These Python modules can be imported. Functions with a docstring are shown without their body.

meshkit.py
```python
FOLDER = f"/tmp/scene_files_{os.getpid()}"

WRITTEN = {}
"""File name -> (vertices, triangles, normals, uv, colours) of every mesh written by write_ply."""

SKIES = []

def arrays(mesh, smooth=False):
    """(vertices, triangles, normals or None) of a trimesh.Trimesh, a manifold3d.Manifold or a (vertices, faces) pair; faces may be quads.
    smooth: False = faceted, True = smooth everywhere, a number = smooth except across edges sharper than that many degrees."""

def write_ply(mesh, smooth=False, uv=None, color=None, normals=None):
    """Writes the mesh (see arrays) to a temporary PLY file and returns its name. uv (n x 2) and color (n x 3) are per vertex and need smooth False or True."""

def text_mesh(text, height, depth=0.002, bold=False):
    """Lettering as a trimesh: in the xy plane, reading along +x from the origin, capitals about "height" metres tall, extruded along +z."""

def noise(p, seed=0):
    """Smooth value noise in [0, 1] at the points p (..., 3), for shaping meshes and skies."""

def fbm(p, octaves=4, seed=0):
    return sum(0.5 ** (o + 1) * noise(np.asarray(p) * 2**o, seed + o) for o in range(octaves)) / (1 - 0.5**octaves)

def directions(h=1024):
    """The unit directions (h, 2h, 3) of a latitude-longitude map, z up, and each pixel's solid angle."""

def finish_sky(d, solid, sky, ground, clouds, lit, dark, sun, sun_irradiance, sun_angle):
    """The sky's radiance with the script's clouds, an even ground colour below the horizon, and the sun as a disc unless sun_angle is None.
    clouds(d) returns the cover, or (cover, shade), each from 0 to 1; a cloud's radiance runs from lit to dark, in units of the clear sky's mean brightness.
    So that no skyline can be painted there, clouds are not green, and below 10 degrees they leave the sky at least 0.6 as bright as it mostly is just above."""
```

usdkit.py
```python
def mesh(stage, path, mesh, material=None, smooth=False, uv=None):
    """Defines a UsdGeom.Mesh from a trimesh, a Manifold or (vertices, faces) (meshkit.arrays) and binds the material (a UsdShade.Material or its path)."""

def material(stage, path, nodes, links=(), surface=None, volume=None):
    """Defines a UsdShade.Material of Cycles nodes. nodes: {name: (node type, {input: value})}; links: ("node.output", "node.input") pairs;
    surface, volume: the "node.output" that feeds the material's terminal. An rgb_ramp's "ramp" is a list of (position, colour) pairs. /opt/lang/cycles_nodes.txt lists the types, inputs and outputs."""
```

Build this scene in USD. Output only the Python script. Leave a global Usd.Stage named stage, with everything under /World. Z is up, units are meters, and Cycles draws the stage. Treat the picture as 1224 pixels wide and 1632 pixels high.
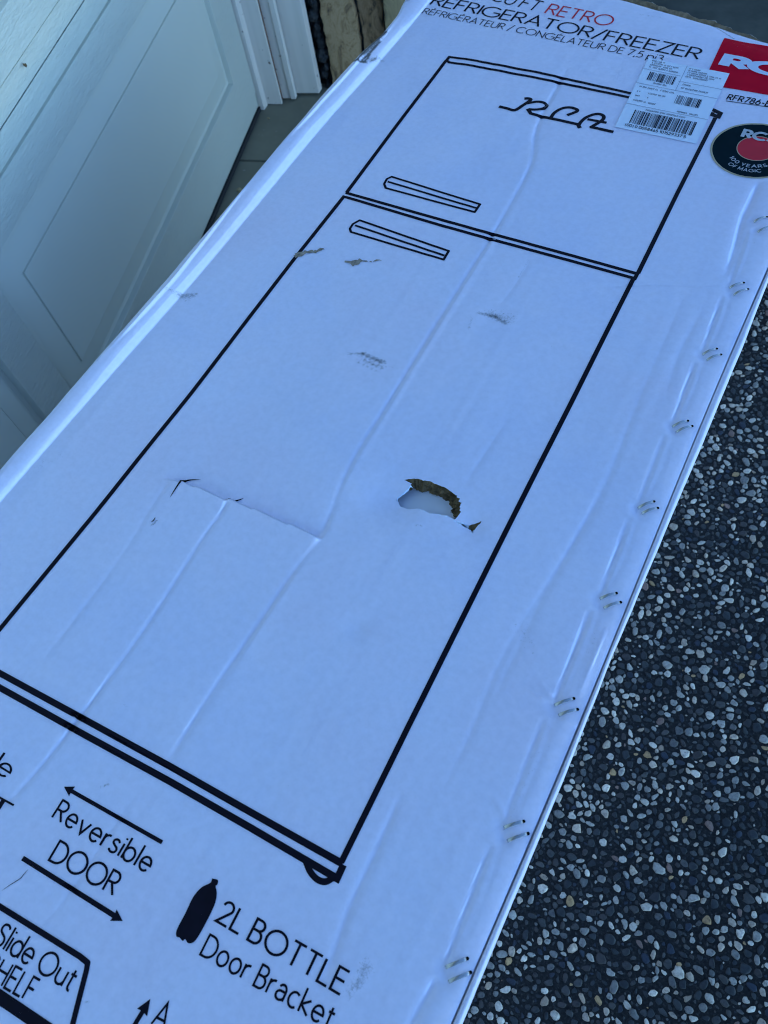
import math, random, sys
import numpy as np, trimesh, shapely
from shapely.geometry import Polygon, LineString, Point, MultiPolygon
from shapely import affinity
from shapely.ops import unary_union
from scipy.spatial import cKDTree
from scipy.interpolate import PchipInterpolator
import usdkit, meshkit
from pxr import Usd, UsdGeom, UsdLux, UsdShade, Gf, Sdf, Vt

stage = Usd.Stage.CreateInMemory()
UsdGeom.SetStageUpAxis(stage, 'Z')
UsdGeom.SetStageMetersPerUnit(stage, 1.0)
UsdGeom.Xform.Define(stage, '/World')

# ------------------------------------------------------------------ camera, sky, sun, exposure
camera = UsdGeom.Camera.Define(stage, '/World/camera')
M4 = np.eye(4)
M4[:3, :3] = np.array([[0.87291227, -0.35687210, 0.33266570], [0.47217584, 0.78956237, -0.39197097], [-0.12277681, 0.49923298, 0.85772506]]).T
M4[3, :3] = (0.0, 0.0, 1.19)
camera.AddTransformOp().Set(Gf.Matrix4d(M4.tolist()))
camera.CreateHorizontalApertureAttr(4.03)
camera.CreateVerticalApertureAttr(4.03 * 4 / 3)
camera.CreateFocalLengthAttr(4.03 * 1.0906)
camera.CreateFStopAttr(1.7)
camera.CreateFocusDistanceAttr(0.82)
camera.CreateClippingRangeAttr(Gf.Vec2f(0.01, 1000.0))
camera.CreateExposureAttr(1.66)

SUN_EL, SUN_AZ = math.radians(20), math.radians(-80)      # behind the garage: the forecourt lies in its shade
sky = UsdLux.DomeLight.Define(stage, '/World/sky')
sky_mat = usdkit.material(stage, '/World/Looks/sky_light', {
    's': ('sky_texture', dict(sky_type='single_scattering', sun_disc=False, sun_elevation=SUN_EL, sun_rotation=SUN_AZ, ozone_density=6.0, aerosol_density=0.1)),
    'b': ('background_shader', {'strength': 0.12})}, [('s.color', 'b.color')], surface='b.background')
UsdShade.MaterialBindingAPI.Apply(sky.GetPrim()).Bind(sky_mat)
sky.GetPrim().SetCustomDataByKey('kind', 'structure')
sun = UsdLux.DistantLight.Define(stage, '/World/sun')
sun.CreateIntensityAttr(0.9); sun.CreateAngleAttr(0.5); sun.CreateNormalizeAttr(True)
sun.CreateColorAttr(Gf.Vec3f(1.0, 0.9, 0.78))
sun.AddRotateZOp().Set(-math.degrees(SUN_AZ)); sun.AddRotateXOp().Set(-(90 - math.degrees(SUN_EL)))

# ------------------------------------------------------------------ helpers
used = {}
def path_of(name, parent=None):
    base = (parent.GetPath().pathString if parent is not None else '/World') + '/' + name
    k = used.get(base, -1) + 1
    used[base] = k
    return base if k == 0 else f'{base}_{k:03d}'

def tag(prim, label=None, category=None, group=None, kind=None):
    for k, v in (('label', label), ('category', category), ('group', group), ('kind', kind)):
        if v:
            prim.SetCustomDataByKey(k, v)
    return prim

def thing(name, loc=(0, 0, 0), rotz=0.0, parent=None):
    x = UsdGeom.Xform.Define(stage, path_of(name, parent))
    x.AddTranslateOp().Set(Gf.Vec3d(*map(float, loc)))
    if rotz:
        x.AddRotateZOp().Set(rotz)
    return x.GetPrim()

def part(name, mesh, mat, parent=None, smooth=False):
    return usdkit.mesh(stage, path_of(name, parent), mesh, mat, smooth).GetPrim()

def primvar(prim, name, values, kind='float'):
    api = UsdGeom.PrimvarsAPI(prim)
    if kind == 'float':
        api.CreatePrimvar(name, Sdf.ValueTypeNames.FloatArray, 'vertex').Set(Vt.FloatArray.FromNumpy(np.asarray(values, np.float32)))
    else:
        api.CreatePrimvar(name, Sdf.ValueTypeNames.Color3fArray, 'vertex').Set(Vt.Vec3fArray.FromNumpy(np.asarray(values, np.float32)))

def box(x0, x1, y0, y1, z0, z1):
    b = trimesh.creation.box([x1 - x0, y1 - y0, z1 - z0]); b.apply_translation([(x0 + x1) / 2, (y0 + y1) / 2, (z0 + z1) / 2]); return b

def prism(poly, z0, z1):
    m = trimesh.creation.extrude_polygon(poly, z1 - z0, engine='earcut'); m.apply_translation([0, 0, z0]); return m

def cat(ms):
    return trimesh.util.concatenate(ms)

LOOK = '/World/Looks/'
def plain(name, color, rough=0.6, spec=0.4, metallic=0.0, vary=0.12, scale=30, bump=0.0, bscale=200, dist=0.001):
    """A surface whose colour wanders a little with a noise in object space, with optional fine relief."""
    c = np.array(color)
    n = {'tc': ('texture_coordinate', {}), 'n': ('noise_texture', dict(scale=scale, detail=5, roughness=0.6)),
         'r': ('rgb_ramp', {'ramp': [(0.25, tuple(c * (1 - vary))), (0.75, tuple(np.minimum(c * (1 + vary), 1)))]}),
         'p': ('principled_bsdf', dict(roughness=rough, specular_ior_level=spec, metallic=metallic))}
    l = [('tc.object', 'n.vector'), ('n.fac', 'r.fac'), ('r.color', 'p.base_color')]
    if bump:
        n['n2'] = ('noise_texture', dict(scale=bscale, detail=4, roughness=0.6)); n['b'] = ('bump', dict(strength=bump, distance=dist))
        l += [('tc.object', 'n2.vector'), ('n2.fac', 'b.height'), ('b.normal', 'p.normal')]
    return usdkit.material(stage, LOOK + name, n, l, surface='p.BSDF')

# ------------------------------------------------------------------ materials
PAPER = (0.81, 0.80, 0.955)
paper = usdkit.material(stage, LOOK + 'coated_white_cardboard', {
    'tc': ('texture_coordinate', {}), 'n': ('noise_texture', dict(scale=160, detail=6, roughness=0.7)),
    'nl': ('noise_texture', dict(scale=6, detail=6, roughness=0.6)),
    'r': ('rgb_ramp', {'ramp': [(0.3, tuple(np.array(PAPER) * 0.94)), (0.7, tuple(np.array(PAPER) * 1.035))]}),
    'rl': ('rgb_ramp', {'ramp': [(0.32, (0.93, 0.955, 1.0)), (0.5, (0.99, 0.985, 0.99)), (0.68, (1.0, 0.955, 0.955))]}),
    'mul': ('mix_color', dict(blend_type='multiply', fac=1.0)),
    'a': ('attribute', {'attribute': 'dirt_and_shade'}), 'ns': ('noise_texture', dict(scale=420, detail=4, roughness=0.75)),
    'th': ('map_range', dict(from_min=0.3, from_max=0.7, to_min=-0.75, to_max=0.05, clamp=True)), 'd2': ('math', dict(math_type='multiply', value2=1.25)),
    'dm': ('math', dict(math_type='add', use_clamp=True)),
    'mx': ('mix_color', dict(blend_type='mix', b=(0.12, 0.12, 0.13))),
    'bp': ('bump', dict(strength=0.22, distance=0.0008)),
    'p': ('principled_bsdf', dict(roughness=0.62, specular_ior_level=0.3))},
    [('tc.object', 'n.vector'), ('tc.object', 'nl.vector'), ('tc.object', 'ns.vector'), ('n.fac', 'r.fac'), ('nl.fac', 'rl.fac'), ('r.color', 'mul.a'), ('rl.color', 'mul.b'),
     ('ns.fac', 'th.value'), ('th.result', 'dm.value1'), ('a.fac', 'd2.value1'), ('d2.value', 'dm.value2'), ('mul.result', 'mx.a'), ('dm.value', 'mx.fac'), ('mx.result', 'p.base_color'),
     ('n.fac', 'bp.height'), ('bp.normal', 'p.normal')], surface='p.BSDF')
ink = plain('black_ink', (0.005, 0.004, 0.012), 0.6, 0.12, vary=0.3, scale=120)
red_ink = plain('red_ink', (0.64, 0.004, 0.026), 0.8, 0.03, vary=0.06, scale=40)
red_text = plain('red_letter_ink', (0.62, 0.02, 0.04), 0.6, 0.15)
white_ink = plain('white_ink', (0.62, 0.69, 0.86), 0.5, 0.3, vary=0.03)
label_paper = plain('label_paper', (0.76, 0.84, 0.97), 0.42, 0.4, vary=0.03, scale=60)
grey_ink = plain('grey_ink', (0.03, 0.03, 0.05), 0.7, 0.1)
hair_ink = plain('fine_label_ink', (0.16, 0.18, 0.26), 0.6, 0.2)
navy_ink = plain('navy_ink', (0.003, 0.014, 0.020), 0.8, 0.03, vary=0.2)
gold_ink = plain('gold_ink', (0.42, 0.33, 0.20), 0.4, 0.5)
silver_ink = plain('silver_ink', (0.42, 0.44, 0.48), 0.4, 0.5, vary=0.25, scale=300)
kraft = plain('brown_kraft_cardboard', (0.33, 0.245, 0.15), 0.9, 0.1, vary=0.5, scale=130, bump=0.8, bscale=300, dist=0.002)
kraft_dark = plain('dark_torn_cardboard', (0.16, 0.11, 0.058), 0.95, 0.1, vary=0.92, scale=95, bump=0.8, bscale=300, dist=0.002)
scrape_light = plain('frayed_paper_edge', (0.36, 0.34, 0.30), 0.9, 0.1, vary=0.5, scale=90)
scrape_mat = plain('scraped_cardboard', (0.30, 0.25, 0.20), 0.95, 0.1, vary=0.75, scale=170)
foam_mat = plain('white_foam', (0.78, 0.78, 0.84), 0.7, 0.2, vary=0.05, scale=25, bump=0.15, bscale=250)
steel = plain('staple_wire', (0.55, 0.56, 0.56), 0.28, 0.5, metallic=1.0, vary=0.15, scale=400)
dark_hole = plain('dark_puncture', (0.01, 0.008, 0.008), 0.9, 0.1)
joint_fill = plain('dark_joint', (0.022, 0.024, 0.022), 0.9, 0.2)  # near-black fill colour between the slabs

DOORC = np.array((0.615, 0.63, 0.54))
door_paint = usdkit.material(stage, LOOK + 'cream_door_paint', {
    'tc': ('texture_coordinate', {}), 'm': ('mapping', {'scale': (1.0, 6.0, 34.0), 'rotation': (0.12, 0, 0)}), 'n': ('noise_texture', dict(scale=7, detail=7, roughness=0.65, distortion=0.9)),
    'n2': ('noise_texture', dict(scale=3, detail=4)), 'r': ('rgb_ramp', {'ramp': [(0.3, tuple(DOORC * 0.95)), (0.7, tuple(DOORC * 1.02))]}),
    'b': ('bump', dict(strength=0.8, distance=0.0045)), 'p': ('principled_bsdf', dict(roughness=0.42, specular_ior_level=0.45))},
    [('tc.object', 'm.vector'), ('m.vector', 'n.vector'), ('tc.object', 'n2.vector'), ('n2.fac', 'r.fac'), ('r.color', 'p.base_color'), ('n.fac', 'b.height'), ('b.normal', 'p.normal')], surface='p.BSDF')
door_smooth = plain('smooth_cream_door_paint', tuple(DOORC), 0.42, 0.45, vary=0.02, scale=4)
trim_paint = usdkit.material(stage, LOOK + 'worn_white_trim_paint', {
    'tc': ('texture_coordinate', {}), 'm': ('mapping', {'scale': (60, 60, 3)}), 'n': ('noise_texture', dict(scale=1.0, detail=5)),
    'r': ('rgb_ramp', {'ramp': [(0.3, (0.68, 0.63, 0.55)), (0.7, (0.77, 0.71, 0.63))]}),
    's': ('noise_texture', dict(scale=85, detail=3, roughness=0.4)), 'sr': ('rgb_ramp', {'ramp': [(0.24, (1, 1, 1)), (0.29, (0, 0, 0))]}),
    'mx': ('mix_color', dict(blend_type='mix', b=(0.17, 0.12, 0.09))),
    'p': ('principled_bsdf', dict(roughness=0.5, specular_ior_level=0.4))},
    [('tc.object', 'm.vector'), ('m.vector', 'n.vector'), ('n.fac', 'r.fac'), ('tc.object', 's.vector'), ('s.fac', 'sr.fac'), ('r.color', 'mx.a'), ('sr.color', 'mx.fac'), ('mx.result', 'p.base_color')], surface='p.BSDF')
raw_wood = plain('raw_brown_wood', (0.16, 0.075, 0.04), 0.85, 0.1, vary=0.5, scale=60)
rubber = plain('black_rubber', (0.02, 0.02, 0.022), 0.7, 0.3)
wall_paint = plain('wall_render', (0.45, 0.42, 0.36), 0.9, 0.2, vary=0.08, bump=0.4, bscale=90)
shingle = plain('roof_shingles', (0.07, 0.07, 0.075), 0.9, 0.2, vary=0.3, scale=12)
mortar = plain('dark_mortar', (0.035, 0.038, 0.04), 0.95, 0.1, vary=0.5, scale=60, bump=0.7, bscale=150, dist=0.004)

def stone_mat(name, a, b, c):
    return usdkit.material(stage, LOOK + name, {
        'tc': ('texture_coordinate', {}), 'm': ('mapping', {'scale': (1, 1, 0.45)}), 'n': ('noise_texture', dict(scale=26, detail=9, roughness=0.72, distortion=1.6)),
        'r': ('rgb_ramp', {'ramp': [(0.36, c), (0.45, a), (0.53, b), (0.60, a), (0.68, c)]}),
        'o': ('noise_texture', dict(scale=14, detail=2)), 'orr': ('rgb_ramp', {'ramp': [(0.64, (0, 0, 0)), (0.70, (1, 1, 1))]}),
        'mx': ('mix_color', dict(blend_type='mix', b=(0.30, 0.19, 0.08))),
        'n2': ('noise_texture', dict(scale=90, detail=5, roughness=0.7)), 'bp': ('bump', dict(strength=0.7, distance=0.004)),
        'p': ('principled_bsdf', dict(roughness=0.85, specular_ior_level=0.25))},
        [('tc.object', 'm.vector'), ('m.vector', 'n.vector'), ('n.fac', 'r.fac'), ('tc.object', 'o.vector'), ('o.fac', 'orr.fac'), ('r.color', 'mx.a'), ('orr.color', 'mx.fac'),
         ('mx.result', 'p.base_color'), ('tc.object', 'n2.vector'), ('n2.fac', 'bp.height'), ('bp.normal', 'p.normal')], surface='p.BSDF')
stone_tan = stone_mat('tan_stone', (0.36, 0.235, 0.12), (0.46, 0.32, 0.18), (0.13, 0.09, 0.06))
stone_brown = stone_mat('dark_brown_stone', (0.23, 0.145, 0.075), (0.31, 0.205, 0.12), (0.07, 0.05, 0.036))
stone_grey = stone_mat('grey_tan_stone', (0.46, 0.36, 0.20), (0.36, 0.28, 0.165), (0.24, 0.19, 0.12))

pebble_mat = usdkit.material(stage, LOOK + 'pebbles', {
    'a': ('attribute', {'attribute': 'tint'}), 'g': ('geometry', {}), 'n': ('noise_texture', dict(scale=260, detail=5, roughness=0.7)),
    'r': ('rgb_ramp', {'ramp': [(0.30, (0.28, 0.29, 0.31)), (0.44, (0.82, 0.82, 0.83)), (0.7, (1.2, 1.2, 1.2))]}), 'mul': ('mix_color', dict(blend_type='multiply', fac=1.0, use_clamp=False)),
    'bp': ('bump', dict(strength=0.35, distance=0.001)), 'p': ('principled_bsdf', dict(roughness=0.5, specular_ior_level=0.45))},
    [('g.position', 'n.vector'), ('n.fac', 'r.fac'), ('a.color', 'mul.a'), ('r.color', 'mul.b'), ('mul.result', 'p.base_color'), ('n.fac', 'bp.height'), ('bp.normal', 'p.normal')], surface='p.BSDF')
# the driveway's cement paste; far from the camera the voronoi cells stand in for the pebbles that are too small to tell apart
drive_mat = usdkit.material(stage, LOOK + 'exposed_aggregate', {
    'g': ('geometry', {}), 'v': ('voronoi_texture', dict(scale=120)), 'vr': ('rgb_ramp', {'ramp': [(0.0, (1, 1, 1)), (0.26, (1, 1, 1)), (0.34, (0, 0, 0))]}),
    'sep': ('separate_color', {}), 'cr': ('rgb_ramp', {'ramp': [(0.0, (0.02, 0.025, 0.027)), (0.62, (0.05, 0.055, 0.055)), (0.7, (0.22, 0.22, 0.20)), (1.0, (0.36, 0.35, 0.32))]}),
    'n': ('noise_texture', dict(scale=300, detail=5, roughness=0.7)), 'pr': ('rgb_ramp', {'ramp': [(0.32, (0.006, 0.007, 0.007)), (0.55, (0.020, 0.021, 0.020)), (0.72, (0.060, 0.056, 0.048))]}),
    'a': ('attribute', {'attribute': 'far'}), 'f': ('math', dict(math_type='multiply', use_clamp=True)),
    'mx': ('mix_color', dict(blend_type='mix')), 'bp': ('bump', dict(strength=1.0, distance=0.004)),
    'p': ('principled_bsdf', dict(roughness=0.8, specular_ior_level=0.25))},
    [('g.position', 'v.vector'), ('v.distance', 'vr.fac'), ('v.color', 'sep.color'), ('sep.r', 'cr.fac'), ('g.position', 'n.vector'), ('n.fac', 'pr.fac'),
     ('vr.color', 'f.value1'), ('a.fac', 'f.value2'), ('pr.color', 'mx.a'), ('cr.color', 'mx.b'), ('f.value', 'mx.fac'), ('mx.result', 'p.base_color'),
     ('n.fac', 'bp.height'), ('bp.normal', 'p.normal')], surface='p.BSDF')
slab_mat = usdkit.material(stage, LOOK + 'dark_concrete', {
    'g': ('geometry', {}), 'n': ('noise_texture', dict(scale=7, detail=8, roughness=0.65)), 'r': ('rgb_ramp', {'ramp': [(0.3, (0.19, 0.18, 0.13)), (0.7, (0.29, 0.27, 0.195))]}),
    's': ('noise_texture', dict(scale=95, detail=3)), 'sr': ('rgb_ramp', {'ramp': [(0.68, (0, 0, 0)), (0.76, (1, 1, 1))]}),
    'mx': ('mix_color', dict(blend_type='mix', b=(0.38, 0.38, 0.34))), 'n2': ('noise_texture', dict(scale=260, detail=4)),
    'bp': ('bump', dict(strength=0.4, distance=0.0012)), 'p': ('principled_bsdf', dict(roughness=0.75, specular_ior_level=0.3))},
    [('g.position', 'n.vector'), ('g.position', 's.vector'), ('g.position', 'n2.vector'), ('n.fac', 'r.fac'), ('s.fac', 'sr.fac'), ('r.color', 'mx.a'), ('sr.color', 'mx.fac'),
     ('mx.result', 'p.base_color'), ('n2.fac', 'bp.height'), ('bp.normal', 'p.normal')], surface='p.BSDF')

# ------------------------------------------------------------------ garage frame of reference: x = out of the door, y = along it (away from the viewer), z up
A0 = np.array([-1.252, 1.389]); ANG = 16.7
ca, sa = math.cos(math.radians(ANG)), math.sin(math.radians(ANG))
def garage_xy(n, d):                        # out, along -> world
    return np.array([A0[0] + n * ca - d * sa, A0[1] + n * sa + d * ca])

# ------------------------------------------------------------------ driveway
rng = np.random.default_rng(11)
PX0, PX1, PY0, PY1 = -0.13, 0.52, -0.34, 1.34           # where the pebbles can be told apart
drive = thing('driveway'); tag(drive, kind='structure')
def sheet(xs, ys, z, far):
    X, Y = np.meshgrid(xs, ys, indexing='ij'); nx, ny = X.shape
    i = np.arange(nx * ny).reshape(nx, ny)
    f = np.stack([i[:-1, :-1], i[1:, :-1], i[1:, 1:], i[:-1, 1:]], -1).reshape(-1, 4)
    return np.stack([X, Y, np.full_like(X, z)], -1).reshape(-1, 3), f, far(X, Y).ravel()
e = 0.02
v, f, far = sheet(np.array([-60, -6, PX0 - e, PX0, PX1, PX1 + e, 6, 60.0]), np.array([-60, -6, PY0 - e, PY0, PY1, PY1 + e, 6, 60.0]), -0.006,
                  lambda X, Y: 1.0 - ((X >= PX0) & (X <= PX1) & (Y >= PY0) & (Y <= PY1)))
g = part('cement', (v, f), drive_mat, drive); primvar(g, 'far', far)

def scatter():
    pts = np.zeros((0, 2)); rad = np.zeros(0)
    area = (PX1 - PX0) * (PY1 - PY0)
    for r, want, tries in ((0.0070, 0.4e3, 2), (0.0059, 1.8e3, 3), (0.0050, 4.2e3, 3), (0.0042, 6.5e3, 3), (0.0034, 8e3, 3), (0.0027, 11e3, 3), (0.0020, 13e3, 2)):
        for t in range(tries):
            n = int(want * area / tries * (1.6 + t))
            c = rng.uniform((PX0, PY0), (PX1, PY1), (n, 2)); cr = r * rng.uniform(0.88, 1.12, n)
            if len(pts):
                dist, idx = cKDTree(pts).query(c, k=4)
                ok = (dist > 0.86 * (cr[:, None] + rad[np.minimum(idx, len(rad) - 1)])).all(1)
                c, cr = c[ok], cr[ok]
            keep = np.ones(len(c), bool)
            for i, j in cKDTree(c).query_pairs(2 * r * 1.05, output_type='ndarray'):
                if keep[i] and keep[j]:
                    keep[max(i, j)] = False
            pts = np.vstack([pts, c[keep]]); rad = np.concatenate([rad, cr[keep]])
    return pts, rad
pts, rad = scatter()
N = len(pts)
K = 10
ang = np.arange(K) * 2 * np.pi / K
asp = rng.uniform(0.48, 0.95, N); rot = rng.uniform(0, np.pi, N)
jag = 1 + rng.uniform(0, 0.13, (N, 1)) * np.cos(2 * ang + rng.uniform(0, 6.28, (N, 1))) + rng.uniform(0, 0.15, (N, 1)) * np.cos(3 * ang + rng.uniform(0, 6.28, (N, 1))) + rng.uniform(-0.14, 0.12, (N, K))
hgt = rad * rng.uniform(0.28, 0.6, N)
u = np.cos(ang + 0.2 * rng.uniform(-1, 1, (N, K))) * jag * rad[:, None] * 1.08; w = np.sin(ang) * jag * (rad * asp)[:, None] * 1.08
cx = u * np.cos(rot)[:, None] - w * np.sin(rot)[:, None]; cy = u * np.sin(rot)[:, None] + w * np.cos(rot)[:, None]
which = rng.uniform(size=N); lightp = np.where(rad > 0.0055, 0.42, np.where(rad > 0.0031, 0.43, 0.15))
tilt = rng.normal(0, 0.16, (N, 2)); hgt = np.where(which < lightp, hgt, hgt * 0.6)
rings = []
for s, zz in ((1.0, 0.0), (0.90, 0.62), (0.62, 0.93)):
    rx, ry = cx * s, cy * s
    rz = hgt[:, None] * zz + rx * tilt[:, :1] + ry * tilt[:, 1:]
    if zz == 0: rz = np.full_like(rz, -0.0035)
    rings.append(np.stack([rx + pts[:, :1], ry + pts[:, 1:], rz - 0.0065], -1))
topv = np.stack([pts[:, 0], pts[:, 1], hgt - 0.0065], -1)[:, None]
PV = np.concatenate(rings + [topv], 1)                                   # N x (3K + 1) x 3
F = []
for r in range(2):
    for k in range(K):
        a, b = r * K + k, r * K + (k + 1) % K
        F += [[a, b, b + K], [a, b + K, a + K]]
for k in range(K):
    F.append([2 * K + k, 2 * K + (k + 1) % K, 3 * K])
F = np.array(F)
pal_light = np.array([(0.46, 0.41, 0.32), (0.36, 0.33, 0.265), (0.54, 0.475, 0.365), (0.27, 0.255, 0.21), (0.42, 0.34, 0.245), (0.20, 0.19, 0.16)])
pal_dark = np.array([(0.034, 0.037, 0.034), (0.05, 0.052, 0.047), (0.08, 0.076, 0.064), (0.022, 0.027, 0.028), (0.05, 0.042, 0.035), (0.13, 0.128, 0.112), (0.02, 0.03, 0.045), (0.03, 0.035, 0.035)])
pal_warm = np.array([(0.45, 0.28, 0.12), (0.24, 0.15, 0.11), (0.36, 0.27, 0.18)])
tint = pal_dark[rng.integers(0, len(pal_dark), N)]
tint = tint * 0.78
tint = np.where((which < lightp)[:, None], 1.12 * pal_light[rng.integers(0, len(pal_light), N)], tint)
tint = np.where((which > 0.965)[:, None], pal_warm[rng.integers(0, len(pal_warm), N)], tint) * rng.uniform(0.75, 1.2, (N, 1))
# pebbles that show largest are parts of their own: in view beside the carton, big and near
view = (pts[:, 0] > 0.0) & (pts[:, 0] < 0.30) & (pts[:, 1] < 0.85) & (pts[:, 1] > -0.05) & (pts[:, 0] * 3.9 - 0.0 < 1.22 - pts[:, 1] + 0.1)
score = np.where(view, rad + 0.0012 * (which < lightp) - 0.0012 * (pts[:, 1] > 0.55), 0)
single = np.argsort(-score)[:300]
rest = np.setdiff1d(np.arange(N), single)
for i in single:
    pr = part('pebble', (PV[i], F), pebble_mat, drive, True); primvar(pr, 'tint', np.repeat(tint[i][None], 3 * K + 1, 0), 'color')
VV = PV[rest].reshape(-1, 3); FF = (F[None] + (np.arange(len(rest)) * (3 * K + 1))[:, None, None]).reshape(-1, 3)
pr = part('small_pebbles', (VV, FF), pebble_mat, drive, True); primvar(pr, 'tint', np.repeat(tint[rest], 3 * K + 1, 0), 'color'); tag(pr, kind='stuff')

# ------------------------------------------------------------------ concrete slabs before the garage door and the path behind the carton
apron = thing('garage_apron', (A0[0], A0[1], 0), ANG); tag(apron, kind='structure')
cuts = [0.62, -0.178, -0.95, -1.75, -2.6, -3.45, -4.3, -5.1]
for b, a in zip(cuts[:-1], cuts[1:]):
    s = trimesh.creation.box([0.64, b - a - 0.007, 0.05]); s = s.subdivide()
    s.apply_translation([0.20, (a + b) / 2, -0.025 + random.Random(int(b * 100)).uniform(-0.001, 0.001)])
    part('slab', s, slab_mat, apron)
part('slab_joint', box(-0.12, 0.52, -5.1, 0.62, -0.06, -0.008), joint_fill, apron)
path_mat = plain('dark_path_concrete', (0.085, 0.085, 0.066), 0.85, 0.2, vary=0.35, scale=14, bump=0.4, bscale=180, dist=0.0015)
path = thing('path', (A0[0], A0[1], 0), ANG); tag(path, kind='structure')
for i in range(3):
    for j in range(3):
        part('slab', box(0.70 + 0.9 * i + 0.004, 0.70 + 0.9 * (i + 1) - 0.004, 0.16 + 0.9 * j, 0.16 + 0.9 * (j + 1) - 0.008, -0.05, -0.001 * ((i + j) % 2)), path_mat, path)

# ------------------------------------------------------------------ garage: walls, roof, stone pier, door frame
gar = thing('garage', (A0[0], A0[1], 0), ANG)
tag(gar, 'garage front with stone pier and white boarded door frame, left of the carton', 'garage')
DW = 4.88
part('wall', cat([box(-0.30, -0.09, 0.026, 3.2, 0, 2.25), box(-0.30, 0.0, -DW - 1.0, -DW - 0.03, 0, 2.25), box(-0.30, 0.0, -DW - 1.0, 3.2, 2.25, 3.05),
                  box(-6.0, -0.303, -DW - 1.0, -DW - 0.8, 0, 3.05), box(-6.0, -0.303, 3.0, 3.2, 0, 3.05), box(-6.2, -6.003, -DW - 1.0, 3.2, 0, 3.05)]), wall_paint, gar)
rp = Polygon([(0.45, 2.95), (0.45, 3.07), (-3.1, 4.4), (-6.6, 3.07), (-6.6, 2.95), (-3.1, 4.27)])
rf = prism(rp, 0, DW + 5.0); rf.apply_transform(np.array([[1, 0, 0, 0], [0, 0, -1, 3.55], [0, 1, 0, 0], [0, 0, 0, 1.0]])); rf.fix_normals()
part('roof', rf, shingle, gar)
part('fascia', box(0.453, 0.475, -DW - 1.45, 3.55, 2.90, 3.09), trim_paint, gar)
part('ceiling', box(-6.0, -0.31, -DW - 0.79, 2.99, 2.9, 2.94), wall_paint, gar)

def rounded(pts_, r, z0, z1):
    p = Polygon(pts_).buffer(-r).buffer(r, quad_segs=3); return prism(p, z0, z1)
fr = thing('door_frame', parent=gar)
part('stop_moulding', rounded([(-0.03, 0.002), (0.0085, 0.002), (0.0115, 0.0205), (-0.03, 0.0205)], 0.0015, 0.001, 2.2), trim_paint, fr)
part('jamb_board', rounded([(-0.085, 0.0212), (0.0472, 0.0212), (0.0472, 0.0285), (-0.085, 0.0285)], 0.0008, 0.003, 2.2), trim_paint, fr)
part('raw_edge', box(-0.02, 0.0452, 0.0287, 0.0392, 0.004, 2.2), raw_wood, fr)
part('brick_mould', cat([rounded([(-0.085, 0.0395), (0.0735, 0.0395), (0.0735, 0.052), (-0.085, 0.052)], 0.0012, 0.006, 2.2),
                         rounded([(0.0668, 0.0364), (0.0778, 0.0364), (0.0778, 0.0500), (0.0737, 0.0500), (0.0737, 0.0393), (0.0668, 0.0393)], 0.0004, 0.006, 2.2)]), trim_paint, fr)
part('casing', rounded([(-0.085, 0.0545), (0.131, 0.0575), (0.134, 0.0775), (-0.085, 0.0775)], 0.0025, 0.008, 2.2), trim_paint, fr)
part('casing_gap_shade', box(-0.05, 0.070, 0.0522, 0.0544, 0.004, 2.2), rubber, fr)  # black strip standing in for the shade between the boards, not a rubber part
part('head_board', box(-0.08, 0.12, -DW, 0.0, 2.202, 2.248), trim_paint, fr)
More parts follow.
